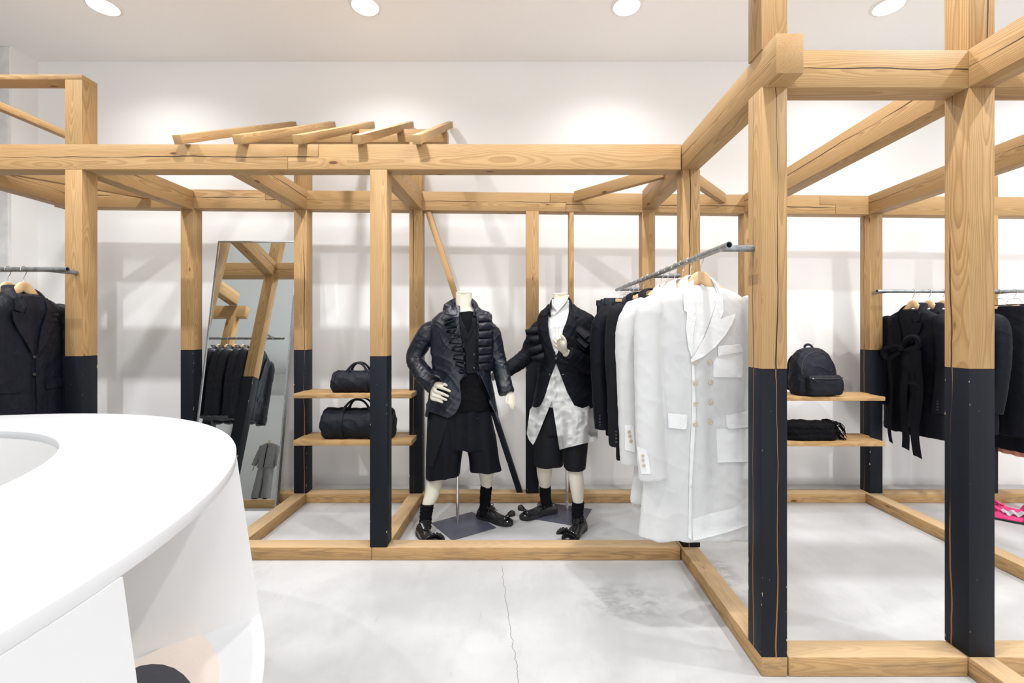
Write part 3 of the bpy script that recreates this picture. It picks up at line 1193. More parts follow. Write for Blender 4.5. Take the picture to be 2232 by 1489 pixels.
mk('body_panel', skin([a_cut - (a_cut - a_n0) * i / 24 for i in range(25)], 0.0, ZC - TC), M['counter'], ctr, angle=50)
mk('body_panel', skin([a_n1 - math.radians(165) * i / 80 for i in range(81)], 0.0, ZC - TC), M['counter'], ctr, angle=50)
mk('body_panel', skin([a_n0 - (a_n0 - a_n1) * i / 16 for i in range(17)], 0.0, 0.32, 1), M['counter'], ctr, angle=50)
# niche floor and walls
A0 = flare(a_n0, ZS)
nin = [V((A0.x, A0.y)), V((-1.22, 1.45)), V((-1.33, 1.30)), V((-1.33, 0.70))]
A1 = flare(a_n1, ZS)
fl = [flare(a_n0 - (a_n0 - a_n1) * i / 16, ZS) for i in range(17)] + [V((A1.x - 0.05, A1.y - 0.06)), V((-1.33, 0.70)), V((-1.33, 1.30)), V((-1.22, 1.45))]
mk('niche_floor', MB().prism([(p.x, p.y, ZS - 0.02) for p in fl], (0, 0, 0.02)), M['counter'], ctr, smooth=False)
A0t = flare(a_n0, ZC - TC)
rows = []
for z in (ZS, 0.5, 0.65, 0.8, ZC - TC):
    t = (z - ZS) / (ZC - TC - ZS)
    s = flare(a_n0, z)
    rows.append([V((s.x, s.y, z)), V((-1.095, 1.55, z)), V((-1.22, 1.45, z)), V((-1.33, 1.30, z)), V((-1.33, 0.70, z))])
mk('niche_wall', MB().sheet(rows, 0.012), M['counter_in'], ctr, angle=60)

# round felt piece lying in the niche
fc = V((-0.985, 1.19))
mat_ = empty('felt_mat', (fc.x, fc.y, ZS), 'beige felt mat with a charcoal round patch, lying in the counter niche', 'mat')
k1 = floorpt(288, 1448, ZS + 0.0)
k2 = floorpt(431, 1379, ZS + 0.0)
arc = [floorpt(x, y, ZS) for x, y in ((431, 1379), (446, 1391), (459, 1408), (470, 1430), (477, 1455), (478, 1480), (475, 1520), (460, 1570), (430, 1620))]
outl = [V((p.x, p.y, ZS + 0.001)) for p in arc] + [V((-1.05, 1.02, ZS + 0.001)), V((-1.22, 1.10, ZS + 0.001)), V((k1.x, k1.y, ZS + 0.001))]
mk('felt_sheet', MB().prism(outl, (0, 0, 0.006)), M['felt'], mat_, smooth=False)
arc2 = [floorpt(x, y, ZS + 0.008) for x, y in ((290, 1461), (305, 1454), (330, 1450), (355, 1451), (380, 1459), (400, 1473), (414, 1489), (422, 1510), (424, 1540), (400, 1580), (350, 1600))]
mk('round_patch', MB().prism([V((p.x, p.y, ZS + 0.0075)) for p in arc2] + [V((-1.20, 1.12, ZS + 0.0075))], (0, 0, 0.004)), M['felt2'], mat_, smooth=False)['label'] = 'charcoal round patch'

# ------------------------------------------------------------------ hangers and hanging garments
def fold_disp(freq=16.0, amp=0.006, zs=2.2, grow=0.0, ztop=0.0, seed=0.0, fine=0.0015):
    """vertical drapery folds plus small creases, in metres along the normal"""
    def f(c):
        g = 1.0 + grow * max(0.0, ztop - c.z)
        a = noise.noise(V((c.x * freq + seed, c.y * freq * 0.7, c.z * zs)))
        b = noise.noise(V((c.x * 30 + seed, c.y * 30, c.z * 22)))
        r = 1.0 - abs(noise.noise(V((c.x * 9 + seed, c.y * 9, c.z * 13 + c.x * 7)))) * 2
        return amp * g * a + fine * b + fine * 1.6 * max(0, r) ** 3
    return f


def hanger_meshes():
    hk = MB()
    pts = []
    for i in range(15):
        a = math.radians(205 - i * 15.5)
        pts.append((0.0165 * math.cos(a), 0, 0.0165 * math.sin(a)))
    pts += [(0.013, 0, -0.022), (0.004, 0, -0.038), (0.0, 0, -0.050), (0.0, 0, -0.075)]
    hk.tube(pts, 0.0019, 8, 2, up=(0, 1, 0))
    hb = MB()
    half = [(0.0, -.100, .009, .030), (0.014, -.103, .009, .029), (0.034, -.121, .010, .024), (0.07, -.146, .012, .020), (0.105, -.172, .013, .015), (0.145, -.199, .015, .012), (0.172, -.217, .016, .009)]
    st = [(-a, b, c, d) for a, b, c, d in half[:0:-1]] + half
    hb.tube([(a, 0.012 * (abs(a) / .2) ** 2 * -1, b) for a, b, c, d in st], [(c, d) for a, b, c, d in st], 14, 3, up=(0, 0, 1))
    return mesh_of('hook', hk, M['chrome']), mesh_of('hanger_body', hb, M['hanger'], angle=60)


HOOK, HBODY = hanger_meshes()


def hanger(loc, rz, label, grp):
    t = empty('clothes_hanger', loc, label, 'hanger', grp, rz)
    link('hook', HOOK, t)
    link('shoulder_bar', HBODY, t)
    return t


def clip_meshes():
    hk = MB()
    pts = []
    for i in range(15):
        a = math.radians(205 - i * 15.5)
        pts.append((0.0165 * math.cos(a), 0, 0.0165 * math.sin(a)))
    pts += [(0.013, 0, -0.022), (0.004, 0, -0.036), (0.0, 0, -0.05), (0, 0, -0.06)]
    hk.tube(pts, 0.0019, 8, 2, up=(0, 1, 0))
    hk.tube([(-0.045, 0, -0.085), (-0.030, 0, -0.062), (0, 0, -0.060), (0.030, 0, -0.062), (0.045, 0, -0.085)], 0.0018, 8, 2, up=(0, 1, 0))
    hk.tube([(-0.045, 0, -0.085), (-0.05, 0, -0.105), (-0.12, 0, -0.108), (-0.125, 0, -0.118)], 0.0018, 8, 1, up=(0, 1, 0))
    hk.tube([(0.045, 0, -0.085), (0.05, 0, -0.105), (0.12, 0, -0.108), (0.125, 0, -0.118)], 0.0018, 8, 1, up=(0, 1, 0))
    cb = MB()
    cb.box((-0.14, -0.034, -0.139), (0.14, -0.025, -0.116)).box((-0.14, 0.025, -0.139), (0.14, 0.034, -0.116)).box((-0.13, -0.026, -0.120), (-0.118, 0.026, -0.114)).box((0.118, -0.026, -0.120), (0.13, 0.026, -0.114))
    return mesh_of('hook', hk, M['chrome']), mesh_of('clamp', cb, M['hanger'], bevel=0.002)


CHOOK, CBODY = clip_meshes()


def clip_hanger(loc, rz, label, grp):
    t = empty('clamp_hanger', loc, label, 'hanger', grp, rz)
    link('hook', CHOOK, t)
    link('clamp_bar', CBODY, t)
    return t


def frontray(x, z):
    return V((x, -1.0, z)), V((0, 1, 0))


def jacket(root, mat, L=0.80, sl=0.80, hem=0.24, chest=0.225, d=0.075, lap=True, buttons=2, seed=0.0, folds=0.006, voxel=0.008,
           ruffle=False, cuffs=3, sp=0.245, btn='bbutton', lapmat=None, sw=0.06, vz=-0.48):
    """tailored jacket hanging in local axes of root: x across, front towards -y, z=0 at the rail"""
    b = MB()
    b.slices([(-0.142, 0, 0.006, .078, .030), (-0.150, 0, 0.004, .105, .040), (-0.172, 0, 0.002, .150, .050), (-0.192, 0, 0, .185, .056), (-0.210, 0, 0, .208, .060),
              (-0.238, 0, 0, .220, .064), (-0.32, 0, 0, chest - .008, d), (-0.45, 0, 0, chest - .005, d), (-0.098 - L * 0.55, 0, 0, chest - .01, d * .95),
              (-0.098 - L * 0.8, 0, 0, (chest + hem) / 2, d), (-0.098 - L, 0, 0, hem, d * 1.02)], 30, 3)
    for s in (-1, 1):
        b.tube([(s * .190, 0, -.228), (s * .222, 0, -.245), (s * sp, 0.0, -.32), (s * (sp + .012), -0.004, -.50), (s * (sp + .010), -0.018, -.68), (s * (sp - .004), -0.035, -.12 - sl)],
               [(.045, .05), (sw, .062), (sw + .002, .064), (sw - .003, .060), (sw - .008, .056), (sw - .010, .052)], 16, 3, up=(0, 1, 0))
    body = blob('shell', b, mat, root, voxel, 5, fold_disp(17, folds, 2.0, 0.7, -0.25, seed))
    # blob() shifts by the parent's place: undo for local building
    body.data.transform(Matrix.Translation(origin_of(root)))
    bv = BVHTree.FromPolygons([v.co for v in body.data.vertices], [list(p.vertices) for p in body.data.polygons])
    lm = lapmat or mat
    if lap:
        ck = [(-.064, -.060, -.250), (-.088, -.040, -.180), (-.082, .002, -.122), (-.045, .036, -.100), (0, .044, -.096)]
        ck = ck + [(-a, b_, c_) for a, b_, c_ in ck[-2::-1]]
        mk('collar_fold', MB().tube(ck, [(.0015, .004), (.006, .020), (.007, .026), (.007, .026), (.007, .026), (.007, .026), (.007, .026), (.006, .020), (.0015, .004)], 10, 4, up=(0, 0, 1)), lm, root, local=True)
        for s in (-1, 1):
            col = [(s * .062, -.175), (s * .080, -.158), (s * .100, -.175), (s * .112, -.235), (s * .072, -.255), (s * .058, -.215)]
            lp = [(s * .054, -.215), (s * .066, -.255), (s * .128, -.243), (s * .120, -.29), (s * .085, -.36), (s * .022, vz), (s * .012, vz), (s * .030, -.34)]
            mk('collar', drape(col, bv, .004, .005, .025, ray=frontray, curve=0), lm, root, local=True, angle=50)
            lf = (lambda x, z: 0.006 + 0.005 * math.sin(z * 190) * max(0.0, (abs(x) - .05) / .07)) if ruffle and s > 0 else (lambda x, z: 0.004)
            mk('lapel', drape(lp, bv, .004, .005, .012 if ruffle else .025, ray=frontray, lift=lf), lm, root, local=True, angle=50)
        mk('lining', drape([(-.06, -.155), (.06, -.155), (.055, -.215), (.03, -.34), (.006, vz + .01), (-.006, vz + .01), (-.03, -.34), (-.055, -.215)], bv, .001, .002, .03, ray=frontray),
           M['rubber'] if mat.name == 'x' else mat, root, local=True)
        mk('front_edge', drape([(.012, vz), (.020, vz), (.024, -.098 - L + .02), (.014, -.098 - L + .01)], bv, .002, .003, .03, ray=frontray), mat, root, local=True)
        for s in (-1, 1):
            z0 = -.098 - L * 0.68
            mk('pocket_flap', drape([(s * .065, z0), (s * .175, z0 + .008), (s * .177, z0 - .045), (s * .065, z0 - .052)], bv, .002, .004, .03, ray=frontray), mat, root, local=True, angle=50)
        for i in range(buttons):
            z = vz - 0.02 - i * 0.10
            h = bv.ray_cast(V((0.004, -1, z)), V((0, 1, 0)))
            if h[0]:
                mk('button', disc(h[0] + V((0, -.004, 0)), (0, -1, 0), .0095, .004), M[btn], root, local=True)
    for s in (-1, 1):
        for i in range(cuffs):
            z = -.12 - sl + .035 + i * .02
            h = bv.ray_cast(V((s * (sp + .02), -1, z)), V((0, 1, 0)))
            if h[0]:
                mk('cuff_button', disc(h[0] + V((0, -.001, 0)), h[1], .0065, .0035, 10), M[btn], root, local=True)
    return body


def garment(loc, rz, label, cat, grp, name='suit_jacket'):
    return empty(name, loc, label, cat, grp, rz)


# --- left rail: black jackets seen from the front, their backs in the mirror
GL = 'black jackets on the left rail'
left_lab = ['black jacket nearest the left post, its lapel edge gathered into a ruffle', 'crumpled black jacket just behind the front jacket on the left rail',
            'crumpled black jacket, third from the post on the left rail', 'black jacket fourth from the left post, seen in the mirror',
            'black jacket fifth from the left post, seen in the mirror', 'black jacket sixth from the left post, seen in the mirror']
j0 = garment((-2.80, LY, LZ), PI / 2, left_lab[0], 'jacket', GL)
j0.rotation_euler = (0, 0, 0)
jacket(j0, M['linen'], L=0.80, sl=0.80, ruffle=True, seed=3, folds=.008, d=.054)
j1 = garment((-2.89, LY, LZ), PI / 2, left_lab[1], 'jacket', GL)
j1.rotation_euler = (0, 0, 0)
jacket(j1, M['linen'], L=0.78, sl=0.78, seed=9, folds=.007, d=.044)
for k, x in enumerate((-2.98, -3.07, -3.16, -3.25)):
    c = copy_tree(j1)
    c.location = (x, LY, LZ)
    c['label'] = left_lab[2 + k]
    c.rotation_euler = (0, 0, PI / 2 + 0.05 * (-1) ** k)
j0.rotation_euler = (0, 0, PI / 2 + 0.03)
j1.rotation_euler = (0, 0, PI / 2 - 0.05)
hl = ['beech hanger of the ruffled jacket nearest the left post', 'beech hanger just behind the ruffled jacket', 'beech hanger third from the left post, at the photo edge',
      'beech hanger fourth from the left post, seen in the mirror', 'beech hanger fifth from the left post, seen in the mirror', 'beech hanger sixth from the left post, seen in the mirror']
for k, x in enumerate((-2.80, -2.89, -2.98, -3.07, -3.16, -3.25)):
    hanger((x, LY, LZ), PI / 2 + (0.0 if k == 0 else -0.03), hl[k], 'beech hangers on the left rail')

# --- middle rail: white coats in front, black garments behind
GW = 'white sheer coats on the middle rail'
wc = empty('white_coat', (RX, 2.13, RZ), 'long white double breasted coat with peak lapel and eight buttons, nearest on the middle rail', 'coat', GW)
b = MB()
zr = RZ
Yc = 2.13


def coat_shape(ox=0.0, hemw=.29, L=1.31, cuff=1.03, sp=.235, yc=Yc, dd=.068):
    b = MB()
    b.slices([(zr - .140, RX + ox, yc + .006, .080, .030), (zr - .148, RX + ox, yc + .004, .108, .040), (zr - .170, RX + ox, yc, .155, .050), (zr - .190, RX + ox, yc, .192, .055), (zr - .208, RX + ox, yc, .214, .060),
              (zr - .236, RX + ox, yc, .226, .062), (zr - .33, RX + ox, yc, .228, .068), (zr - .60, RX + ox, yc, .228, dd), (zr - .90, RX + ox, yc, (.228 + hemw) / 2 - .012, dd),
              (zr - L * .86, RX + ox - .004, yc, hemw - .018, dd), (zr - L, RX + ox - .006, yc, hemw, dd)], 34, 3)
    for s in (-1, 1):
        b.tube([(RX + ox + s * .195, yc, zr - .226), (RX + ox + s * .226, yc, zr - .246), (RX + ox + s * (sp + .01), yc, zr - .34), (RX + ox + s * (sp + .012), yc - .012, zr - .55),
                (RX + ox + s * (sp + .006), yc - .030, zr - .80), (RX + ox + s * (sp - .002), yc - .045, zr - cuff)],
               [(.045, .05), (.060, .062), (.064, .06), (.064, .055), (.064, .050), (.064, .044)], 16, 3, up=(0, 1, 0))
    return b


wbody = blob('shell', coat_shape(), M['organza'], wc, 0.007, 5, fold_disp(15, .0065, 1.6, 0.9, zr - .3, 21, .0012))
bv = bvh_of(wbody)


def z7(x, y):
    return (1340 + x * .2284, 560 + y * .2284)


def z4(x, y):
    return (1280 + x * .2686, 840 + y * .2686)


def dr(name, pts, mat, parent, bv, off=.003, th=.004, res=5, lift=None, curve=0, angle=50, relax=2):
    return mk(name, drape(pts, bv, off, th, res, lift=lift, curve=curve, relax=relax), mat, parent, angle=angle)


# neck opening, collar, lapels
ck = [(-.066, -.064, -.245), (-.078, -.044, -.175), (-.070, -.004, -.115), (-.042, .036, -.098), (0, .044, -.094), (.042, .036, -.098), (.072, -.004, -.115), (.086, -.044, -.175), (.082, -.064, -.245)]
mk('collar_fold', MB().tube([(RX + a - .012, Yc + b_, zr + c_) for a, b_, c_ in ck], [(.0015, .004), (.006, .022), (.007, .026), (.007, .024), (.007, .024), (.007, .024), (.007, .026), (.006, .022), (.0015, .004)], 10, 4), M['cotton'], wc)
dr('neck_facing', [z7(*p) for p in ((760, 290), (960, 320), (980, 420), (900, 640), (800, 900), (735, 985), (705, 860), (700, 640), (690, 520))], M['cotton'], wc, bv, .001, .002, 8)
dr('collar', [z7(*p) for p in ((755, 210), (690, 250), (655, 330), (655, 420), (662, 510), (700, 540), (745, 575), (770, 520), (752, 300))], M['cotton'], wc, bv, .004, .004, 6)
dr('lapel', [z7(*p) for p in ((690, 520), (780, 560), (765, 640), (745, 760), (742, 880), (735, 960), (700, 860), (680, 690))], M['cotton'], wc, bv, .004, .004, 6)
dr('collar', [z7(*p) for p in ((925, 215), (985, 260), (1030, 380), (1040, 520), (1010, 592), (960, 560), (960, 420), (972, 330))], M['cotton'], wc, bv, .004, .004, 6)
dr('lapel', [z7(*p) for p in ((962, 470), (1008, 592), (1080, 565), (1156, 540), (1120, 640), (1060, 740), (960, 860), (850, 950), (765, 990), (735, 1010), (722, 985), (775, 915), (850, 780), (905, 640))],
   M['cotton'], wc, bv, .005, .005, 5, lift=lambda x, y: 0.003)
dr('front_edge', [(1513, 785), (1517, 900), (1511, 940), (1508, 1060), (1507, 1176), (1500, 1172), (1503, 1000), (1507, 930), (1509, 860), (1508, 800)], M['cotton'], wc, bv, .002, .003, 10)
dr('chest_pocket', [z7(*p) for p in ((985, 945), (1225, 912), (1225, 1140), (1200, 1152), (940, 1148), (940, 1010))], M['cotton'], wc, bv, .0015, .002, 8)
dr('pocket_welt', [z7(*p) for p in ((985, 850), (1200, 830), (1228, 905), (985, 950))], M['cotton'], wc, bv, .004, .004, 8)
dr('pocket_flap', [z4(*p) for p in ((655, 225), (805, 235), (812, 250), (805, 350), (790, 358), (660, 345))], M['cotton'], wc, bv, .003, .004, 8)
dr('pocket_flap', [z4(*p) for p in ((1128, 245), (1310, 205), (1320, 340), (1150, 355), (1130, 330))], M['cotton'], wc, bv, .003, .004, 8)
dr('pocket_bag', [z4(*p) for p in ((1045, 355), (1320, 350), (1320, 620), (1060, 628))], M['cotton'], wc, bv, .0005, .0015, 12)
dr('hem_facing', [z4(*p) for p in ((850, 1090), (1000, 1040), (1180, 1000), (1310, 900), (1320, 1130), (1150, 1190), (1000, 1230), (860, 1262))], M['cotton'], wc, bv, .0005, .0015, 12, curve=0)
for x, y in ((1515.4, 789.5), (1547.9, 789.5), (1515.4, 835), (1549, 834), (1516, 880), (1549.7, 878), (1515, 924.6), (1548.6, 920)):
    p, n = hitpx(bv, x, y, .007, Yc)
    mk('button', disc(p, (0, -1, 0), .0105, .005), M['button'], wc, angle=60)
for x, y in ((1401, 993), (1401.6, 1003), (1403.5, 1014)):
    p, n = hitpx(bv, x, y, .003, Yc)
    mk('cuff_button', disc(p, (0, -1, 0), .0078, .004), M['button'], wc, angle=60)
dr('cuff_band', [z4(*p) for p in ((405, 495), (480, 530), (500, 600), (515, 720), (440, 718), (418, 600))], M['cotton'], wc, bv, .0008, .002, 8)

wlab = ['white sheer coat second from the front, its cuff showing below the left shoulder', 'white sheer coat third from the front on the middle rail',
        'white sheer coat fourth from the front on the middle rail', 'white sheer coat hanging last of the white ones, beside the black jackets']
w2 = empty('white_coat', (RX, 2.255, RZ), wlab[0], 'coat', GW)
Y2 = 2.255
w2b = blob('shell', coat_shape(-.03, .26, 1.20, 1.0, .262, Y2, .05), M['organza'], w2, 0.009, 5, fold_disp(15, .006, 1.6, 0.9, zr - .3, 43, .0012))
bv2 = bvh_of(w2b)
for x, y in ((1371, 941.5), (1372.7, 950.7), (1374.8, 961.4)):
    p, n = hitpx(bv2, x, y, .002, Y2)
    mk('cuff_button', disc(p, (0, -1, 0), .0085, .004), M['button'], w2, angle=60)
dr('cuff_band', [z4(*p) for p in ((305, 320), (375, 325), (385, 470), (390, 545), (305, 525))], M['cotton'], w2, bv2, .0008, .002, 8)
mk('collar_fold', MB().tube([(RX - .02 + p[0], Y2 + p[1], zr + p[2]) for p in ck], [(.006, .022)] * 9, 8, 4), M['cotton'], w2)
w3 = empty('white_coat', (RX, 2.36, RZ), wlab[1], 'coat', GW)
blob('shell', coat_shape(.0, .20, 1.16, .98, .205, 2.36, .045), M['organza'], w3, 0.010, 5, fold_disp(15, .005, 1.6, 0.7, zr - .3, 63, .0012))
mk('collar_fold', MB().tube([(RX - .01 + p[0], 2.36 + p[1], zr + p[2]) for p in ck], [(.006, .022)] * 9, 8, 4), M['cotton'], w3)
w3.rotation_euler = (0, 0, .05)
for k, y in enumerate((2.36, 2.47, 2.578)):
    if k == 0:
        continue
    c = copy_tree(w3)
    c.scale = (0.97 - .03 * k, 1, 1 - .015 * k)
    c.location = (RX, y, RZ)
    c.rotation_euler = (0, 0, (0.03, -0.02, 0.02)[k])
    c['label'] = wlab[1 + k]
wh = ['beech hanger of the nearest white coat on the middle rail', 'beech hanger of the second white coat', 'beech hanger of the third white coat',
      'beech hanger of the fourth white coat', 'beech hanger of the last white coat before the black ones']
for k, y in enumerate((2.13, 2.255, 2.36, 2.47, 2.585)):
    hanger((RX, y, RZ), (-0.12, .1, .08, .05, .06)[k], wh[k], 'beech hangers on the middle rail')

GB = 'black jackets on the middle rail'
bl = ['charcoal twill jacket hanging directly behind the white coats', 'black jacket behind the charcoal one, its sleeve showing left of the white coats',
      'black satin jacket furthest back of the jackets on the middle rail']
bj = []
for k, (y, mt, L, sl, sp, ox) in enumerate(((2.695, 'wool2', 1.02, .90, .235, -.03), (2.955, 'wool', .93, .86, .268, -.04), (3.07, 'satin', .90, .80, .25, -.02))):
    t = empty('suit_jacket', (RX + ox, y, RZ), bl[k], 'jacket', GB)
    jacket(t, M[mt], L=L, sl=sl, sp=sp, seed=50 + 7 * k, folds=.006, d=.046, cuffs=4)
    bj.append(t)
c = copy_tree(bj[2])
c.location = (RX - .01, 3.185, RZ)
c['label'] = 'black satin jacket last in the row, before the clamped skirts'
for k, y in enumerate((2.695, 2.955, 3.07, 3.185)):
    hanger((RX, y, RZ), (.05, -.03, .06, .03)[k], ('beech hanger of the charcoal twill jacket', 'beech hanger of the black jacket behind the charcoal one',
           'beech hanger of the black satin jacket', 'beech hanger of the last black satin jacket')[k], 'beech hangers on the middle rail')


def skirt(root, mat, hw=.19, hem=.22, L=.85, d=.028, seed=0.0, waist='satin', pleat=.006, split=False):
    """folded skirt or trousers clamped at the waist, local axes"""
    b = MB()
    if split:
        for s in (-1, 1):
            b.slices([(-.118, s * hw * .5, 0, hw * .54, d), (-.118 - L * .3, s * hw * .52, 0, hw * .58, d * 1.2), (-.118 - L, s * hem * .56, 0, hem * .50, d * 1.1)], 22, 4)
    else:
        b.slices([(-.118, 0, 0, hw, d * .7), (-.118 - L * .25, 0, 0, (hw + hem) / 2, d), (-.118 - L, 0, 0, hem, d * 1.2)], 26, 5)
    bo = blob('cloth', b, mat, root, .008, 4, fold_disp(26, pleat, 1.2, .5, -.2, seed, .001))
    bo.data.transform(Matrix.Translation(origin_of(root)))
    wb = MB().slices([(-.108, 0, 0, hw + .002, .021), (-.150, 0, 0, hw + .004, .023)], 34, 0)
    mk('waistband', wb, M[waist], root, local=True)
    return bo


GS = 'black skirts clamped on the middle rail'
for k, (y, ox) in enumerate(((3.32, .0), (3.44, .0), (3.57, -.01))):
    t = empty('folded_skirt', (RX + ox, y, RZ), ('black satin skirt nearest of the three clamped ones', 'black satin skirt in the middle of the three clamped ones', 'black satin skirt furthest back on the middle rail, beside the white shirted mannequin')[k], 'skirt', GS)
    skirt(t, M['satin'], .215, .225, .72, .026, 5 + k, pleat=.008)
    clip_hanger((RX, y, RZ), .03, ('clamp hanger of the nearest satin skirt', 'clamp hanger of the middle satin skirt', 'clamp hanger of the rearmost satin skirt')[k], 'clamp hangers on the middle rail')

# --- right rail along the back wall
GR = 'dark coats on the right rail'
rj = empty('tied_coat', (3.135, RY2, RZ2), 'long black coat with a tied bow and hanging straps, leftmost on the right rail', 'coat', GR)
jb_ = jacket(rj, M['wool'], L=1.02, sl=.80, hem=.25, sp=.235, seed=80, d=.058, cuffs=4)
bvr = BVHTree.FromPolygons([v.co for v in jb_.data.vertices], [list(p.vertices) for p in jb_.data.polygons])
for nm, a in (('bow_loop', ((.02, -.09, -.43), (.09, -.13, -.37), (.14, -.12, -.36), (.13, -.10, -.43), (.03, -.10, -.46))),
              ('bow_loop', ((.0, -.09, -.43), (-.06, -.13, -.44), (-.11, -.13, -.47), (-.10, -.11, -.52), (-.01, -.10, -.47)))):
    mk(nm, MB().tube(a, [(.012, .02), (.02, .035), (.02, .04), (.02, .036), (.012, .02)], 12, 4, up=(0, 1, 0)), M['wool'], rj, local=True)
mk('bow_knot', MB().sphere((.005, -.105, -.445), (.026, .024, .03), 12), M['wool'], rj, local=True)
for x0, x1, zb, w in ((.03, .10, -.72, .05), (-.10, -.09, -1.20, .016), (.02, .03, -1.22, .03), (.13, .12, -1.26, .034), (.09, .08, -1.05, .022)):
    rows = []
    for i in range(12):
        t = i / 11
        z = -.45 + (zb + .45) * t
        x = x0 + (x1 - x0) * t + .008 * math.sin(t * 7)
        y = -.10 + .012 * math.sin(t * 9 + x0 * 30)
        rows.append([V((x - w, y, z)), V((x, y - .008, z)), V((x + w, y, z - .012))])
    mk('strap', MB().sheet(rows, .003), M['wool'], rj, local=True)
rj.rotation_euler = (0, 0, -PI / 2 + .10)
r2 = empty('suit_jacket', (3.262, RY2, RZ2), 'plain black coat second from the left on the right rail', 'coat', GR)
jacket(r2, M['wool'], L=.98, sl=.80, seed=91, d=.048)
r2.rotation_euler = (0, 0, -PI / 2 + .03)
for k, x in enumerate((3.37, 3.545)):
    c = copy_tree(r2)
    c.location = (x, RY2, RZ2)
    c['label'] = ('plain black coat third from the left on the right rail, half behind the near post', 'plain black coat whose sleeve shows just right of the near post')[k]
for k, x in enumerate((3.135, 3.262, 3.37, 3.545)):
    hanger((x, RY2, RZ2), -PI / 2 + .06, ('beech hanger of the tied coat, leftmost on the right rail', 'beech hanger second from the left on the right rail', 'beech hanger third from the left on the right rail',
           'beech hanger behind the near right post')[k], 'beech hangers on the right rail')
GT = 'clamped trousers and skirts on the right rail'
t1 = empty('folded_trousers', (3.80, RY2, RZ2), 'black wool trousers clamped at the waist, just right of the near post', 'trousers', GT)
skirt(t1, M['wool'], .19, .19, 1.0, .045, 3, waist='wool', pleat=.004, split=True)
bt1 = t1.children[0]
t1.rotation_euler = (0, 0, -PI / 2 + .35)
t2 = empty('folded_skirt', (3.93, RY2, RZ2), 'long black skirt clamped behind the trousers at the right edge', 'skirt', GT)
skirt(t2, M['wool'], .19, .22, 1.13, .04, 13, waist='wool', pleat=.005)
t2.rotation_euler = (0, 0, -PI / 2 + .30)
t3 = empty('salmon_skirt', (4.07, RY2, RZ2), 'salmon pink skirt, lowest hem at the right edge of the photo', 'skirt', GT)
skirt(t3, M['salmon'], .19, .25, 1.19, .04, 23, waist='pink', pleat=.008)
t3.rotation_euler = (0, 0, -PI / 2 + .2)
for k, (x, r) in enumerate(((3.80, .35), (3.93, .30), (4.07, .2))):
    clip_hanger((x, RY2, RZ2), -PI / 2 + r, ('clamp hanger of the black trousers at the right', 'clamp hanger of the long black skirt at the right edge', 'clamp hanger of the salmon skirt')[k], 'clamp hangers on the right rail')

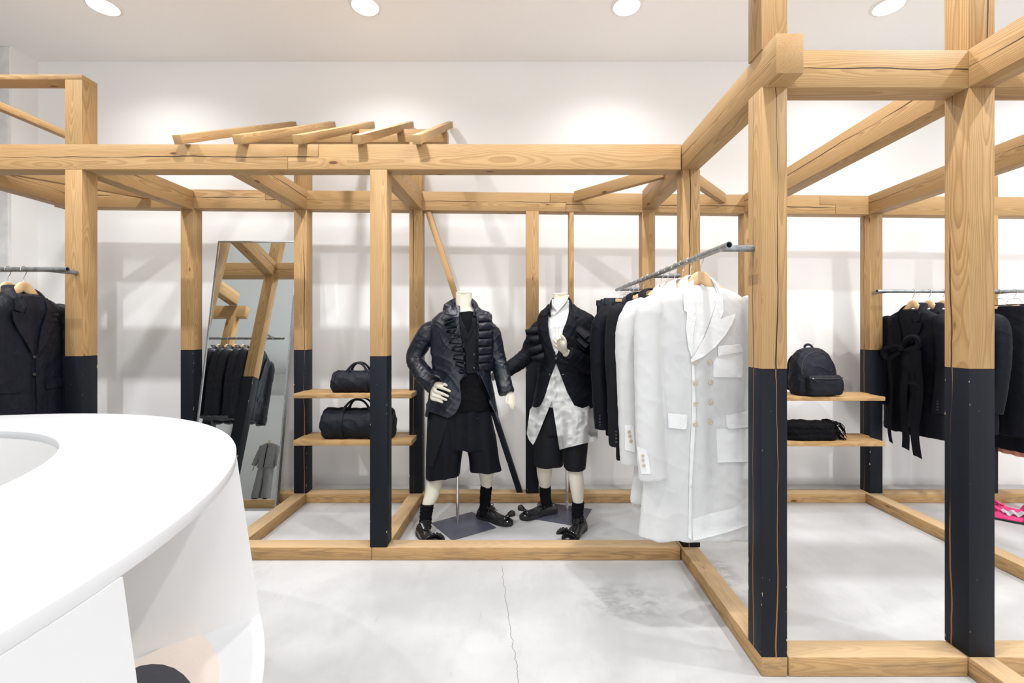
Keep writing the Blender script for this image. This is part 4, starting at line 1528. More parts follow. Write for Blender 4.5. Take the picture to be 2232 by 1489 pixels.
# ------------------------------------------------------------------ shoes
def shoe_parts(root, heel, toe, mat, sole_mat, ruffle=True, lace_mat=None, wid=1.0, flat=False, frill=None, rmat=None):
    """derby shoe from heel to toe on the floor (world points), children of root"""
    heel, toe = V(heel), V(toe)
    d = toe - heel
    L = d.length
    ang_ = math.atan2(d.y, d.x)
    T = Matrix.Translation(V((heel.x, heel.y, 0))) @ Matrix.Rotation(ang_, 4, 'Z')
    k = L / 0.30
    sole_h = 0.012 if flat else 0.026
    ol = [(-.004, .018), (-.008, 0), (-.004, -.018), (.02, -.034), (.08, -.036), (.13, -.040), (.19, -.052), (.235, -.053), (.27, -.044), (.293, -.024), (.30, 0),
          (.293, .024), (.27, .044), (.235, .053), (.19, .050), (.13, .036), (.08, .034), (.02, .034)]
    ol = [(p[0] * k, p[1] * wid) for p in spline(ol + [ol[0]], 3)[:-1]]
    sb = MB().prism([(p[0], p[1], 0.004 if p[0] > .09 * k else 0.0) for p in ol], (0, 0, sole_h))
    for i in range(len(ol)):       # flat sole underside apart from the heel block
        if not flat and .08 * k < ol[i][0] < .15 * k:
            sb.v[i].z = 0.010
    so = mk('sole', sb.xform(T), sole_mat, root, bevel=0.003, angle=40)
    up = MB()
    rings = []
    hs = [(-.002, .026, .050), (.012, .031, .082), (.04, .034, .090), (.075, .036, .092), (.105, .038, .094), (.14, .042, .085), (.18, .047, .068), (.22, .049, .060), (.255, .044, .056), (.282, .028, .046), (.294, .010, .034)]
    if flat:
        hs = [(a, b * .95, min(c, .072) * .95 if a < .15 else c * .85) for a, b, c in hs]
    for x, w, h in spline(hs, 4):
        ring = []
        n = 20
        for j in range(n):
            a = 2 * PI * j / n
            yy = w * wid * math.copysign(abs(math.cos(a)) ** .8, math.cos(a))
            zz = math.sin(a)
            z = sole_h - .004 + (h - sole_h) * (zz ** .9 if zz > 0 else 0.0) if zz > 0 else sole_h - .006
            ring.append(V((x * k, yy * (1 if zz <= 0 else (1 - .25 * max(0, zz) ** 2)), z)))
        rings.append(ring)
    up.loft(rings)
    up.xform(T)
    upper = mk('upper', up, mat, root, angle=70)
    # tongue, collar and laces
    tg = MB()
    rows = []
    for i in range(7):
        t = i / 6
        x = (.145 - .055 * t) * k
        z = .088 + .028 * t - (.02 if flat else 0)
        rows.append([V((x, (-.022 - .004 * t) * wid, z - .006)), V((x - .002, 0, z + .004)), V((x, (.022 + .004 * t) * wid, z - .006))])
    tg.sheet(rows, .004)
    mk('tongue', tg.xform(T), mat, root, angle=60)
    lc = MB()
    for i in range(4):
        x = (.100 + .016 * i) * k
        z = .101 - .0035 * i - (.020 if flat else 0)
        lc.tube([(x, -.021 * wid, z - .010), (x + .002, 0, z), (x, .021 * wid, z - .010)], .0022, 6, 3)
        lc.tube([(x, -.019 * wid, z - .007), (x + .016, .018 * wid, z - .008)], .002, 6, 2)
    z = .105 - (.020 if flat else 0)
    for s in (-1, 1):
        lc.tube([(.098 * k, 0, z), (.10 * k, s * .022, z + .012), (.112 * k, s * .042, z + .004), (.108 * k, s * .030, z - .006), (.098 * k, 0, z)], .0022, 6, 4)
        lc.tube([(.098 * k, 0, z), (.116 * k, s * .030, z - .004), (.125 * k, s * .048, z - .030)], .002, 6, 4)
    mk('laces', lc.xform(T), lace_mat or M['rubber'], root)
    tc = MB().tube([(.222 * k + .014 * (1 - (y / .05) ** 2), y * wid, sole_h + (.036) * math.sqrt(max(0.0, 1 - (y / .052) ** 2)) - (.002 if not flat else .006)) for y in [-.05 + .01 * i for i in range(11)]], .0018, 6, 2)
    mk('toe_seam', tc.xform(T), mat, root)
    if ruffle:
        fr = MB()
        nseg = 72
        rowsr = [[], [], [], []]
        for i in range(nseg + 1):
            t = i / nseg
            a = math.radians(-82 + 164 * t)
            ph = t * PI * 2 * 9
            y0, z0 = .049 * math.sin(a), sole_h + .004 + .034 * math.cos(a)
            for q_, (out_, fw, am) in enumerate(((-.004, 0, .0), (.010, .012, .35), (.026, .026, .8), (.040, .034, 1.15))):
                dw = .0105 * am * math.sin(ph)
                y = y0 + out_ * math.sin(a) * .8 + dw * math.cos(a)
                z = z0 + out_ * math.cos(a) - dw * math.sin(a) * .8
                rowsr[q_].append(V(((.236 + fw + .016 * math.cos(a)) * k + .006 * am * math.cos(ph), y * wid, max(z, .012))))
        fr.sheet(rowsr, .0024)
        mk('toe_ruffle', fr.xform(T), rmat or mat, root, angle=70)
    return upper


def hand(b, wrist, knuckles, tips, thumb, r=.0105, mids=None):
    """palm plus four fingers and a thumb as tubes added to a builder"""
    wrist = V(wrist)
    kc = sum((V(k) for k in knuckles), V((0, 0, 0))) / len(knuckles)
    for i, (k, t) in enumerate(zip(knuckles, tips)):
        k, t = V(k), V(t)
        b.tube([wrist.lerp(k, .10), wrist.lerp(k, .6), k], [.017, .0145, .0125], 10, 3)
        m = V(mids[i]) if mids else k.lerp(t, .55) + V((0, -.004, .003))
        b.tube([wrist.lerp(k, .8), k, m, t], [r * 1.1, r * 1.12, r, r * .82], 10, 4)
        b.sphere(t, r * .82, 8)
    th = [V(p) for p in thumb]
    b.tube(th, [r * 1.5, r * 1.25, r * 1.1, r * .85][:len(th)], 10, 4)
    b.sphere(th[-1], r * .85, 8)


def rowsP(rows, Y, d, k=1.0):
    """pixel rows (y, xl, xr[, depth, dY]) -> slices at distance Y"""
    out = []
    for r in rows:
        y, xl, xr = r[:3]
        dd = r[3] if len(r) > 3 else d
        dy = r[4] if len(r) > 4 else 0.0
        c = P((xl + xr) / 2, y, Y + dy)
        out.append((c.z, c.x, c.y, (xr - xl) / 2 * (Y + dy) / FPX * k, dd * k))
    return out


# ------------------------------------------------------------------ mannequin in the ruffled satin jacket
Ym = 3.25
m1 = empty('dressed_mannequin', (-0.37, 3.27, 0), 'headless mannequin in a black satin jacket with ruffled lapels and wide shorts, hand on hip', 'mannequin')
# stand
pl_c = [floorpt(*p) for p in ((940.4, 1141.5), (1028.7, 1117), (1081.5, 1151.6), (985.8, 1178.8))]


def stand(root, corners, rod_xy, ztop):
    mk('base_plate', MB().prism([(p.x, p.y, 0) for p in corners], (0, 0, .006)), M['plate'], root, bevel=.001, smooth=False)
    x, y = rod_xy
    r = MB().lathe([(.013, .006), (.013, .03), (.0115, .035), (.0115, ztop)], (x, y, 0), 16)
    mk('stand_rod', r, M['chrome'], root, angle=50)


stand(m1, pl_c, (-.412, 3.335), .62)
b = MB()
# neck, trunk
b.slices(rowsP([(641, 993.5, 1028, .055), (655, 993, 1029, .056), (672, 990, 1032, .06), (684, 972, 1048, .07), (700, 952, 1066, .085), (740, 954, 1064, .105), (800, 962, 1054, .095),
                (830, 962, 1054, .095), (880, 950, 1064, .105), (940, 950, 1066, .10)], Ym, .09), 26, 3)
sh, el, wr = P(950, 712, 3.28), P(902, 784, 3.28), P(943, 838, 3.13)
b.tube([sh, el, wr], [.05, .042, .028], 12, 4)
sh2, el2, wr2 = P(1064, 712, 3.28), P(1086, 788, 3.27), P(1110, 853, 3.19)
b.tube([sh2, el2, wr2], [.05, .040, .027], 12, 4)
kn = [P(954, 843, 3.075), P(949, 853, 3.072), P(945, 862, 3.072), P(942, 869, 3.076)]
tp = [P(981, 853, 3.060), P(977, 864, 3.058), P(973, 872, 3.060), P(964, 877, 3.064)]
hand(b, wr, kn, tp, [wr, P(957, 836, 3.09), P(968, 838, 3.085), P(974, 841, 3.09)], .0112)
kn = [P(1121, 869, 3.17), P(1117, 872, 3.155), P(1113, 873, 3.15), P(1109, 872, 3.155)]
tp = [P(1123, 888, 3.15), P(1119, 892, 3.135), P(1114, 891, 3.13), P(1110, 887, 3.14)]
hand(b, wr2, kn, tp, [P(1108, 860, 3.17), P(1104, 868, 3.15), P(1103, 876, 3.135), P(1105, 881, 3.13)], .0085)
# legs
b.tube([P(985, 925, 3.27), P(960, 1000, 3.245), P(949, 1040, 3.225), P(942, 1075, 3.195), P(931, 1104, 3.155), P(929, 1122, 3.140)],
       [.085, .064, .058, .052, .0375, .028], 16, 4)
b.tube([P(1040, 925, 3.27), P(1056, 985, 3.30), P(1060, 1030, 3.325), P(1060, 1062, 3.346), P(1058, 1090, 3.363), P(1058, 1100, 3.366)],
       [.085, .064, .055, .037, .028, .028], 16, 4)
body1 = blob('body', b, M['skin'], m1, .0046, 4)
cap = P(1011, 639, Ym)
mk('neck_cap', MB().lathe([(.054, -.010), (.0575, -.008), (.0575, .004), (.052, .008), (.001, .008)], (cap.x, cap.y, cap.z), 32), M['skin'], m1, angle=40)
# black knit top
b = MB()
b.slices(rowsP([(680, 985, 1037, .068), (690, 965, 1052, .085), (704, 950, 1066, .098), (740, 950, 1066, .118), (800, 955, 1060, .112), (840, 952, 1060, .115), (876, 943, 1066, .125), (893, 940, 1068, .126)], Ym, .1), 28, 3)
knit = blob('knit_top', b, M['knit'], m1, .006, 5, fold_disp(20, .005, 9, 0, 0, 4, .002))
# shorts
b = MB()
zt_ = P(0, 893, Ym).z


def shortleg(b, rows, Y):
    sl = []
    for y, xl, xr, d, tl in rows:
        c = P((xl + xr) / 2, y, Y)
        sl.append((c.z, c.x, c.y, (xr - xl) / 2 * Y / FPX, d, tl))
    b.slices(sl, 30, 3, 2.2)


shortleg(b, [(880, 946, 1062, .11, 0), (905, 938, 1072, .125, 0), (950, 934, 1080, .13, 0), (975, 934, 1082, .13, 0)], Ym)
shortleg(b, [(890, 944, 1008, .10, 0), (950, 932, 1012, .13, 0), (1000, 929, 1006, .13, .05), (1037, 928, 1002, .128, .12)], Ym - .01)
shortleg(b, [(890, 1006, 1066, .10, 0), (950, 1012, 1082, .12, 0), (990, 1021, 1087, .12, -.02), (1025, 1024, 1093, .118, -.03)], Ym + .02)
shorts1 = blob('shorts', b, M['wool'], m1, .0065, 4, lambda c: .016 * noise.noise(V((c.x * 15 + 3, c.y * 6, c.z * 1.3))) + .003 * noise.noise(c * 14))
# jacket shell
b = MB()
b.slices(rowsP([(668, 983, 1040, .074), (676, 972, 1050, .082), (685, 955, 1062, .095), (697, 943, 1072, .110), (715, 940, 1076, .122), (745, 939, 1077, .134), (790, 943, 1072, .132), (815, 944, 1070, .130),
                (840, 940, 1074, .135), (865, 935, 1078, .142), (888, 929, 1082, .150), (905, 928, 1084, .152)], Ym, .12), 34, 3)
b.tube([P(960, 712, 3.27), P(935, 724, 3.27), P(914, 755, 3.285), P(904, 782, 3.28), P(915, 805, 3.23), P(934, 828, 3.17), P(951, 842, 3.125)],
       [.056, .069, .067, .063, .061, .063, .068], 18, 4)
b.tube([P(1054, 712, 3.27), P(1070, 727, 3.27), P(1079, 760, 3.28), P(1085, 785, 3.275), P(1093, 812, 3.25), P(1104, 858, 3.19)], [.052, .066, .064, .060, .058, .056], 18, 4)


def sleeve_fold(seed, amp=.005):
    def f(c):
        a = noise.noise(V((c.x * 7 + seed, c.y * 7, c.z * 7)))
        u = c.z * 24 + c.x * 15 + noise.noise(c * 5) * 2.5
        r = 1 - abs(noise.noise(V((u * .55 + seed, c.x * 3.5 - c.z * 2, c.y * 5)))) * 3.0
        r2 = 1 - abs(noise.noise(V((c.z * 15 - c.x * 19 + seed, c.y * 9, c.x * 3)))) * 3.2
        return amp * .35 * a + amp * .8 * max(0, r) ** 2 + amp * .45 * max(0, r2) ** 2
    return f


cut1 = [[(1003, 655), (1000, 700), (1006, 740), (1012, 790), (1015, 815), (1002, 832), (1004, 850), (1006, 868), (1002, 885), (992, 903), (976, 912), (955, 904), (935, 897), (928, 920), (1100, 930), (1081, 898), (1070, 868), (1058, 842), (1044, 812),
         (1042, 760), (1040, 700), (1031, 655)]]
jk1 = blob('satin_jacket', b, M['satin'], m1, .0055, 4, sleeve_fold(31, .006), cut=cut1)
bv1 = bvh_of([jk1, knit])
bvk = bvh_of(knit)
bvs = bvh_of(shorts1)


def z2(x, y):
    return (860 + x * .2418, 600 + y * .2418)


def Z2(pts):
    return [z2(*p) for p in pts]


dr('vest', Z2([(560, 335), (585, 400), (625, 470), (668, 530), (690, 470), (712, 380), (722, 335), (760, 345), (770, 600), (760, 880), (650, 885), (642, 760), (640, 700), (612, 600), (585, 470), (560, 400)]), M['wool2'], m1, bvk, .002, .005, 5)
dr('vest_lapel', Z2([(705, 330), (742, 330), (745, 400), (690, 540), (645, 620), (660, 540), (690, 460)]), M['wool'], m1, bvk, .010, .004, 5)
dr('vest_lapel', Z2([(560, 330), (585, 330), (610, 410), (668, 530), (640, 600), (605, 500), (575, 420)]), M['wool'], m1, bvk, .010, .004, 5)
for x, y in ((718, 715), (718, 835)):
    p, n = hitpx(bvk, *z2(x, y), .009, Ym)
    mk('vest_button', disc(p, (0, -1, .1), .007, .004), M['bbutton'], m1)
# collar of the jacket
dr('collar', Z2([(542, 205), (500, 225), (445, 262), (432, 310), (445, 338), (475, 352), (520, 356), (562, 352), (556, 300), (548, 250)]), M['satin'], m1, bv1, .004, .006, 4, curve=0)
dr('collar', Z2([(688, 222), (730, 262), (790, 312), (850, 330), (872, 350), (760, 352), (720, 345), (700, 300)]), M['satin'], m1, bv1, .004, .006, 4)
ck1 = [P(992, 690, 3.155), P(985, 672, 3.19), P(988, 656, 3.25), P(1000, 652, 3.315), P(1012, 651, 3.325), P(1024, 652, 3.315), P(1035, 658, 3.25), P(1038, 672, 3.19), P(1035, 690, 3.155)]
mk('collar_fold', MB().tube(ck1, [(.006, .020), (.007, .026), (.008, .030), (.008, .028), (.008, .028), (.008, .028), (.008, .030), (.007, .026), (.006, .020)], 10, 4), M['satin'], m1)
dr('satin_facing', Z2([(722, 350), (765, 350), (770, 520), (764, 700), (752, 868), (752, 900), (740, 880), (758, 700), (762, 560), (745, 430)]), M['satin'], m1, bv1, .003, .004, 4)
# serpentine ruffle down the left edge
zz = [(435, 380), (545, 385), (455, 438), (575, 458), (470, 498), (602, 545), (495, 592), (630, 628), (520, 662), (636, 700), (533, 737), (640, 778), (553, 795), (645, 848), (588, 862), (652, 886)]
q = []
for i, (x, y) in enumerate(zz):          # square the bends into round loops
    e = 1 if i % 2 else -1
    q += [(x - e * 14, y - 14), (x, y), (x - e * 14, y + 14)]
path = spline(q, 5)
r0, r1, r2_ = [], [], []
for (x, y) in path:
    p, n = hitpx(bv1, *z2(x, y), 0.0, Ym)
    p.y = min(p.y, 3.145)
    r0.append(p + V((0, -.002, 0)))
    r1.append(p + V((0, -.018, -.003)))
    r2_.append(p + V((0, -.034, -.008)))
mk('serpentine_ruffle', MB().sheet([r0, r1, r2_], .0042), M['satin'], m1, angle=70)['label'] = 'wavy serpentine ruffle'
# pillow pleats down the right lapel
yy = [350, 420, 495, 568, 640, 715, 790, 862]
for i in range(7):
    t0, t1 = yy[i], yy[i + 1]
    xl, xr = 760 - (0 if i < 6 else 12), 873 + (3 if i < 3 else 0)
    pts = Z2([(xl, t0 + 8), (xl + 40, t0 + 3), (xr, t0 + 0), (xr + 6, (t0 + t1) / 2), (xr - 2, t1 - 4), (xl + 40, t1 - 1), (xl, t1 + 6)])
    ya, yb_ = z2(0, t0)[1], z2(0, t1)[1]
    mk('lapel_pleat', drape(pts, bv1, .003, .004, 2.6, lift=lambda x, y, a=ya, b_=yb_: .004 + .020 * max(0.0, math.sin(PI * min(1, max(0, (y - a) / (b_ - a))))) ** .6), M['satin'], m1, angle=70)
# loose front panel over the hip, long tail, right panel edge
dr('coat_tail', [(932, 897), (952, 905), (977, 913), (972, 930), (958, 975), (943, 1019), (929, 1013), (930, 960)], M['wool2'], m1, bvs, .006, .005, 7)
dr('front_panel', [(1040, 808), (1052, 818), (1066, 842), (1079, 866), (1086, 900), (1088, 925), (1079, 900), (1068, 880), (1056, 852), (1046, 832)], M['satin'], m1, bvk, .012, .005, 6)
# turned cuff of the sleeve on the hip
mk('cuff_flap', MB().tube([P(938, 818, 3.09), P(948, 817, 3.075), P(960, 822, 3.07), P(966, 832, 3.08)], [(.006, .012), (.010, .022), (.011, .026), (.006, .014)], 12, 4, up=(0, 1, 0)), M['satin'], m1)
for i in range(3):
    p, n = hitpx(bv1, 925 + 3.2 * i, 846 + 3.6 * i, .001, Ym)
    mk('cuff_button', disc(p, n, .0055, .0035, 10), M['bbutton'], m1)


def sock(root, pts, rad, name='sock'):
    def f(c):
        return .0022 * math.sin(c.z * 260 + 2 * noise.noise(c * 18)) + .003 * noise.noise(c * 30)
    b = MB().tube(pts, rad, 18, 5)
    me = mesh_of(name, b, M['knit'], angle=80)
    for v in me.vertices:
        v.co += v.normal * f(v.co)
    me.transform(Matrix.Translation(-origin_of(root)))
    return link(name, me, root)


sock(m1, [P(931, 1099, 3.155), P(930.5, 1104, 3.152), P(929, 1118, 3.145), P(927, 1140, 3.125), P(926, 1153, 3.10)], [.043, .0455, .043, .042, .041])
sock(m1, [P(1060, 1058, 3.345), P(1059.5, 1064, 3.347), P(1058, 1085, 3.36), P(1057, 1105, 3.375), P(1057, 1124, 3.375)], [.041, .0435, .041, .041, .043])
s1 = link('shoe', None, m1)
shoe_parts(s1, (-.655, 3.15, 0), (-.505, 2.905, 0), M['leather'], M['rubber'], True)
s1 = link('shoe', None, m1)
shoe_parts(s1, (-.270, 3.415, 0), (-.010, 3.270, 0), M['leather'], M['rubber'], True)

# ------------------------------------------------------------------ mannequin with white shirt and wool jacket
Yw = 3.38
m2 = empty('dressed_mannequin', (0.39, 3.45, 0), 'headless mannequin in a black wool jacket over a white shirt, one hand at the lapel', 'mannequin')
A, Bc, Cc, Dd = V((.612, 3.570)), V((.481, 3.253)), V((.160, 3.380)), V((.291, 3.697))
stand(m2, [A, Dd, Cc, Bc], (.415, 3.549), .60)
b = MB()
b.slices(rowsP([(643, 1206, 1237, .050), (656, 1205, 1238, .052), (672, 1203, 1242, .06), (684, 1190, 1262, .075), (700, 1182, 1286, .09), (740, 1186, 1284, .105), (800, 1192, 1280, .095), (850, 1186, 1288, .105), (930, 1182, 1284, .10)], Yw, .09), 26, 3)
b.tube([P(1184, 706, 3.42), P(1156, 762, 3.44), P(1104, 806, 3.36), P(1094, 812, 3.345)], [.05, .042, .029, .026], 12, 4)
kn = [P(1085, 812, 3.34), P(1084, 816, 3.33), P(1084, 820, 3.335), P(1085, 824, 3.345)]
tp = [P(1072, 815, 3.36), P(1071, 820, 3.36), P(1072, 825, 3.36), P(1074, 829, 3.36)]
hand(b, P(1094, 813, 3.345), kn, tp, [P(1092, 809, 3.34), P(1087, 806, 3.335), P(1081, 806, 3.34), P(1077, 808, 3.35)], .0085)
w_ = P(1231, 768, 3.135)
b.tube([P(1287, 708, 3.38), P(1298, 792, 3.28), w_], [.05, .043, .028], 12, 4)
# hand closed on the lapel: fingers folded in, thumb up
kn = [P(1222, 741, 3.10), P(1217, 743, 3.093), P(1213, 748, 3.092), P(1212, 755, 3.096)]
md = [P(1218, 735, 3.075), P(1212, 737, 3.068), P(1208.5, 742, 3.068), P(1209, 750, 3.072)]
tp = [P(1222, 738, 3.060), P(1216, 741, 3.055), P(1212.5, 747, 3.056), P(1213, 755, 3.062)]
hand(b, w_, kn, tp, [P(1231, 757, 3.115), P(1232, 745, 3.095), P(1228, 736, 3.085), P(1222, 730, 3.08)], .0098, md)
b.tube([w_, P(1225, 755, 3.10), P(1219, 748, 3.09)], [(.026, .018), (.033, .020), (.030, .016)], 12, 3)
b.tube([P(1205, 925, 3.42), P(1192, 985, 3.42), P(1187, 1015, 3.42), P(1187, 1038, 3.425), P(1188, 1064, 3.441), P(1189, 1085, 3.447)], [.085, .066, .061, .054, .036, .028], 16, 4)
b.tube([P(1258, 925, 3.36), P(1256, 985, 3.28), P(1254, 1022, 3.23), P(1257, 1055, 3.205), P(1260, 1097, 3.19), P(1259, 1116, 3.182)], [.085, .062, .055, .051, .035, .028], 16, 4)
body2 = blob('body', b, M['skin'], m2, .0046, 4)
cp = P(1221.3, 641, Yw)
nc = mk('neck_cap', MB().lathe([(.050, -.010), (.0535, -.008), (.0535, .004), (.048, .008), (.001, .008)], (0, 0, 0), 32), M['skin'], m2, local=True, angle=40)
nc.location = cp - origin_of(m2)
nc.rotation_euler = (.06, -.06, 0)
b = MB()
b.slices(rowsP([(654, 1204, 1240, .056), (664, 1201, 1242, .060), (676, 1196, 1248, .068), (688, 1184, 1272, .088), (700, 1178, 1288, .102), (740, 1180, 1286, .120), (800, 1186, 1282, .114), (850, 1182, 1288, .120), (884, 1178, 1290, .122)], Yw, .1), 28, 3)
shirt2 = blob('white_shirt', b, M['cotton'], m2, .006, 4, fold_disp(24, .004, 4, 0, 0, 9, .003))
b = MB()
shortleg(b, [(866, 1182, 1286, .128, 0), (905, 1176, 1292, .130, 0), (945, 1170, 1286, .125, 0)], Yw + .01)
shortleg(b, [(890, 1176, 1232, .10, 0), (950, 1167, 1230, .118, 0), (1013, 1164, 1227.5, .112, .03)], Yw + .03)
shortleg(b, [(890, 1228, 1284, .10, 0), (950, 1229, 1282, .112, 0), (1020, 1229, 1276, .108, .02)], Yw - .125)
shorts2 = blob('shorts', b, M['wool2'], m2, .0065, 4, fold_disp(12, .006, 1.5, 0, 0, 24, .001))
b = MB()
b.slices(rowsP([(664, 1195, 1250, .076), (672, 1187, 1262, .084), (681, 1178, 1280, .098), (692, 1173, 1295, .112), (710, 1170, 1300, .126), (750, 1170, 1300, .136), (790, 1174, 1297, .130), (815, 1172, 1298, .132), (850, 1167, 1303, .140),
                (880, 1161, 1307, .148), (920, 1156, 1310, .152)], Yw, .12), 34, 3)
b.tube([P(1192, 710, 3.41), P(1174, 724, 3.415), P(1160, 755, 3.43), P(1148, 776, 3.42), P(1122, 796, 3.39), P(1098, 811, 3.355)], [.066, .072, .068, .062, .056, .052], 18, 4)
b.tube([P(1276, 712, 3.38), P(1293, 728, 3.37), P(1300, 762, 3.33), P(1297, 792, 3.275), P(1276, 793, 3.225), P(1248, 778, 3.165), P(1236, 771, 3.145)], [.066, .074, .074, .072, .066, .060, .056], 18, 4)


def z8(x, y):
    return (1130 + x * .2015, 620 + y * .2015)


def Z8(pts):
    return [z8(*p) for p in pts]


cut2 = [[(1199, 645), (1195, 685), (1194, 707), (1197, 733), (1206.6, 763), (1211.5, 777), (1216, 768), (1228, 732), (1238, 700), (1243, 672), (1246, 645)],
        [(1211.6, 790), (1200, 822), (1190, 856), (1183, 874), (1176, 886), (1166, 889), (1150, 880), (1150, 930), (1330, 930), (1330, 878), (1304, 884), (1285, 892), (1267, 894), (1256, 892), (1249, 884), (1241, 869), (1233, 853), (1221.7, 817)]]
jk2 = blob('wool_jacket', b, M['wool'], m2, .0055, 4, sleeve_fold(77, .005), cut=cut2)
bv2_ = bvh_of([jk2, shirt2])
bvsh = bvh_of(shirt2)
dr('lapel', Z8([(350, 255), (322, 300), (305, 350), (290, 345), (262, 360), (240, 420), (240, 520), (300, 640), (385, 745), (400, 740), (375, 700), (335, 560), (318, 430), (325, 330)]), M['wool'], m2, bv2_, .004, .005, 4)
dr('collar', Z8([(352, 250), (345, 262), (322, 300), (300, 335), (270, 350), (258, 320), (290, 280)]), M['wool'], m2, bv2_, .004, .006, 4)
dr('lapel', Z8([(545, 300), (590, 355), (640, 400), (600, 470), (545, 580), (500, 640), (480, 700), (470, 600), (480, 500), (520, 400)]), M['wool'], m2, bv2_, .004, .006, 4)
dr('collar', Z8([(558, 195), (600, 245), (635, 300), (652, 345), (610, 372), (560, 320), (545, 300), (552, 240)]), M['wool'], m2, bv2_, .004, .006, 4)
ck2 = [P(1199, 690, 3.29), P(1198, 672, 3.32), P(1203, 657, 3.38), P(1212, 652, 3.44), P(1222, 650, 3.452), P(1234, 651, 3.44), P(1243, 655, 3.38), P(1246, 668, 3.31), P(1245, 690, 3.28)]
mk('collar_fold', MB().tube(ck2, [(.006, .018), (.007, .024), (.008, .028), (.008, .026), (.008, .026), (.008, .026), (.008, .028), (.007, .024), (.006, .018)], 10, 4), M['wool'], m2)
# crossed stand collar of the shirt
for s, pts in ((1, [P(1238, 646, 3.345), P(1232, 660, 3.318), P(1220, 674, 3.305), P(1207, 688, 3.300)]), (-1, [P(1204, 656, 3.350), P(1205, 668, 3.318), P(1211, 676, 3.308), P(1216, 682, 3.304)])):
    mk('shirt_collar', MB().tube(pts, [(.006, .022), (.007, .024), (.007, .020), (.005, .012)], 10, 4, up=(0, 1, 0)), M['cotton'], m2)
p, n = hitpx(bvsh, 1203.5, 686.5, .010, Yw)
mk('shirt_button', disc(p, (0, -1, 0), .007, .004), M['button'], m2)
dr('shirt_placket', [(1212, 690), (1217, 690), (1216, 730), (1213, 765), (1210, 768), (1211, 730)], M['cotton'], m2, bvsh, .002, .003, 5)
# sheer shirt tails below the jacket
wav = lambda x, y: .020 + .022 * noise.noise(V((x * .09, y * .022, 3.1))) + .012 * (1 - abs(noise.noise(V((x * .05 + y * .04, y * .05 - x * .03, 8)))) * 2)
dr('shirt_tail', Z8([(405, 880), (350, 1000), (290, 1200), (230, 1320), (160, 1310)]) + [(1155, 893), (1148, 945), (1152, 958), (1161.7, 970), (1167, 961), (1174.6, 944), (1190, 905), (1203, 874), (1208, 845)], M['sheer'], m2, bvs if False else bvh_of([shorts2, shirt2]), .004, .003, 4, lift=wav, relax=10)
dr('shirt_tail', [(1211.6, 797), (1200, 835), (1203, 875), (1211, 925), (1219.8, 980.6), (1236, 976), (1260.7, 970), (1286, 964), (1303, 959), (1303, 930), (1300, 878), (1270, 890), (1252, 884), (1236, 855), (1222, 818)], M['sheer'], m2, bvh_of([shorts2, shirt2]), .004, .003, 4, lift=wav, relax=10)
# folded tabs standing out at the left side
tabs = [((72, 492), (205, 452), (210, 545), (82, 548)), ((88, 570), (215, 550), (222, 640), (128, 655)), ((105, 690), (245, 645), (262, 735), (125, 765)), ((132, 785), (270, 735), (285, 825), (165, 850))]
for i, tb in enumerate(tabs):
    a_, b_, c_, d_ = [P(*z8(*p), 3.30 - .012 * i) for p in tb]
    rows = []
    for u in range(7):
        t = u / 6
        bul = .020 * math.sin(PI * t)
        l, r = a_.lerp(d_, t), b_.lerp(c_, t)
        rows.append([l + V((0, .015 - bul * .6, 0)), l.lerp(r, .35) + V((0, -.012 - bul, 0)), l.lerp(r, .7) + V((0, -.018 - bul, 0)), r + V((0, -.01 - bul, 0))])
    mk('sleeve_tab', MB().sheet(rows, .010), M['wool'], m2, angle=60)
# big rolled ruffle on the right sleeve
for i, (cx_, cy_, rx_, rz_, w) in enumerate(((712, 548, .042, .030, .115), (765, 590, .050, .038, .10), (715, 650, .036, .028, .10))):
    c = P(*z8(cx_, cy_), 3.225 - .006 * i)
    ax = V((.55, -.62, -.55)).normalized()
    u = ax.cross(V((0, 0, 1))).normalized()
    v_ = ax.cross(u)
    rows = []
    for s in range(5):
        o = c + ax * (w * (s / 4 - .5))
        rows.append([o + u * (rx_ * (1 + .12 * s / 4) * math.cos(2 * PI * j / 22 + .5)) + v_ * (rz_ * (1 + .12 * s / 4) * math.sin(2 * PI * j / 22 + .5)) for j in range(21)])
    mk('rolled_ruffle', MB().sheet(rows, .004), M['wool'], m2, angle=70)
dr('pocket_flap', Z8([(700, 1000), (825, 985), (828, 1060), (702, 1080)]), M['wool'], m2, bv2_, .003, .004, 5)
for x, y in ((340, 975), (408, 800)):
    p, n = hitpx(bv2_, *z8(x, y), .002, Yw)
    mk('button', disc(p, (0, -1, 0), .009, .004), M['bbutton'], m2)
mk('buttonhole', MB().tube([P(*z8(465, 978), 3.236), P(*z8(495, 972), 3.236)], .0014, 6, 1), M['lining'], m2)
for i in range(4):
    p, n = hitpx(bv2_, *z8(470 + 20 * i, 812 + 11 * i), .001, Yw)
    mk('cuff_button', disc(p, n, .005, .003, 10), M['bbutton'], m2)
sock(m2, [P(1188, 1060, 3.44), P(1188, 1066, 3.442), P(1189, 1082, 3.448), P(1191, 1098, 3.45), P(1193, 1106, 3.445)], [.042, .0445, .042, .042, .042])
sock(m2, [P(1260, 1093, 3.19), P(1260, 1099, 3.19), P(1259, 1114, 3.185), P(1259, 1130, 3.175), P(1260, 1142, 3.16)], [.040, .0425, .041, .041, .041])
s1 = link('shoe', None, m2)
shoe_parts(s1, (.325, 3.505, 0), (.045, 3.375, 0), M['leather'], M['rubber'], True)
s1 = link('shoe', None, m2)
shoe_parts(s1, (.500, 3.235, 0), (.338, 2.985, 0), M['leather'], M['rubber'], True)

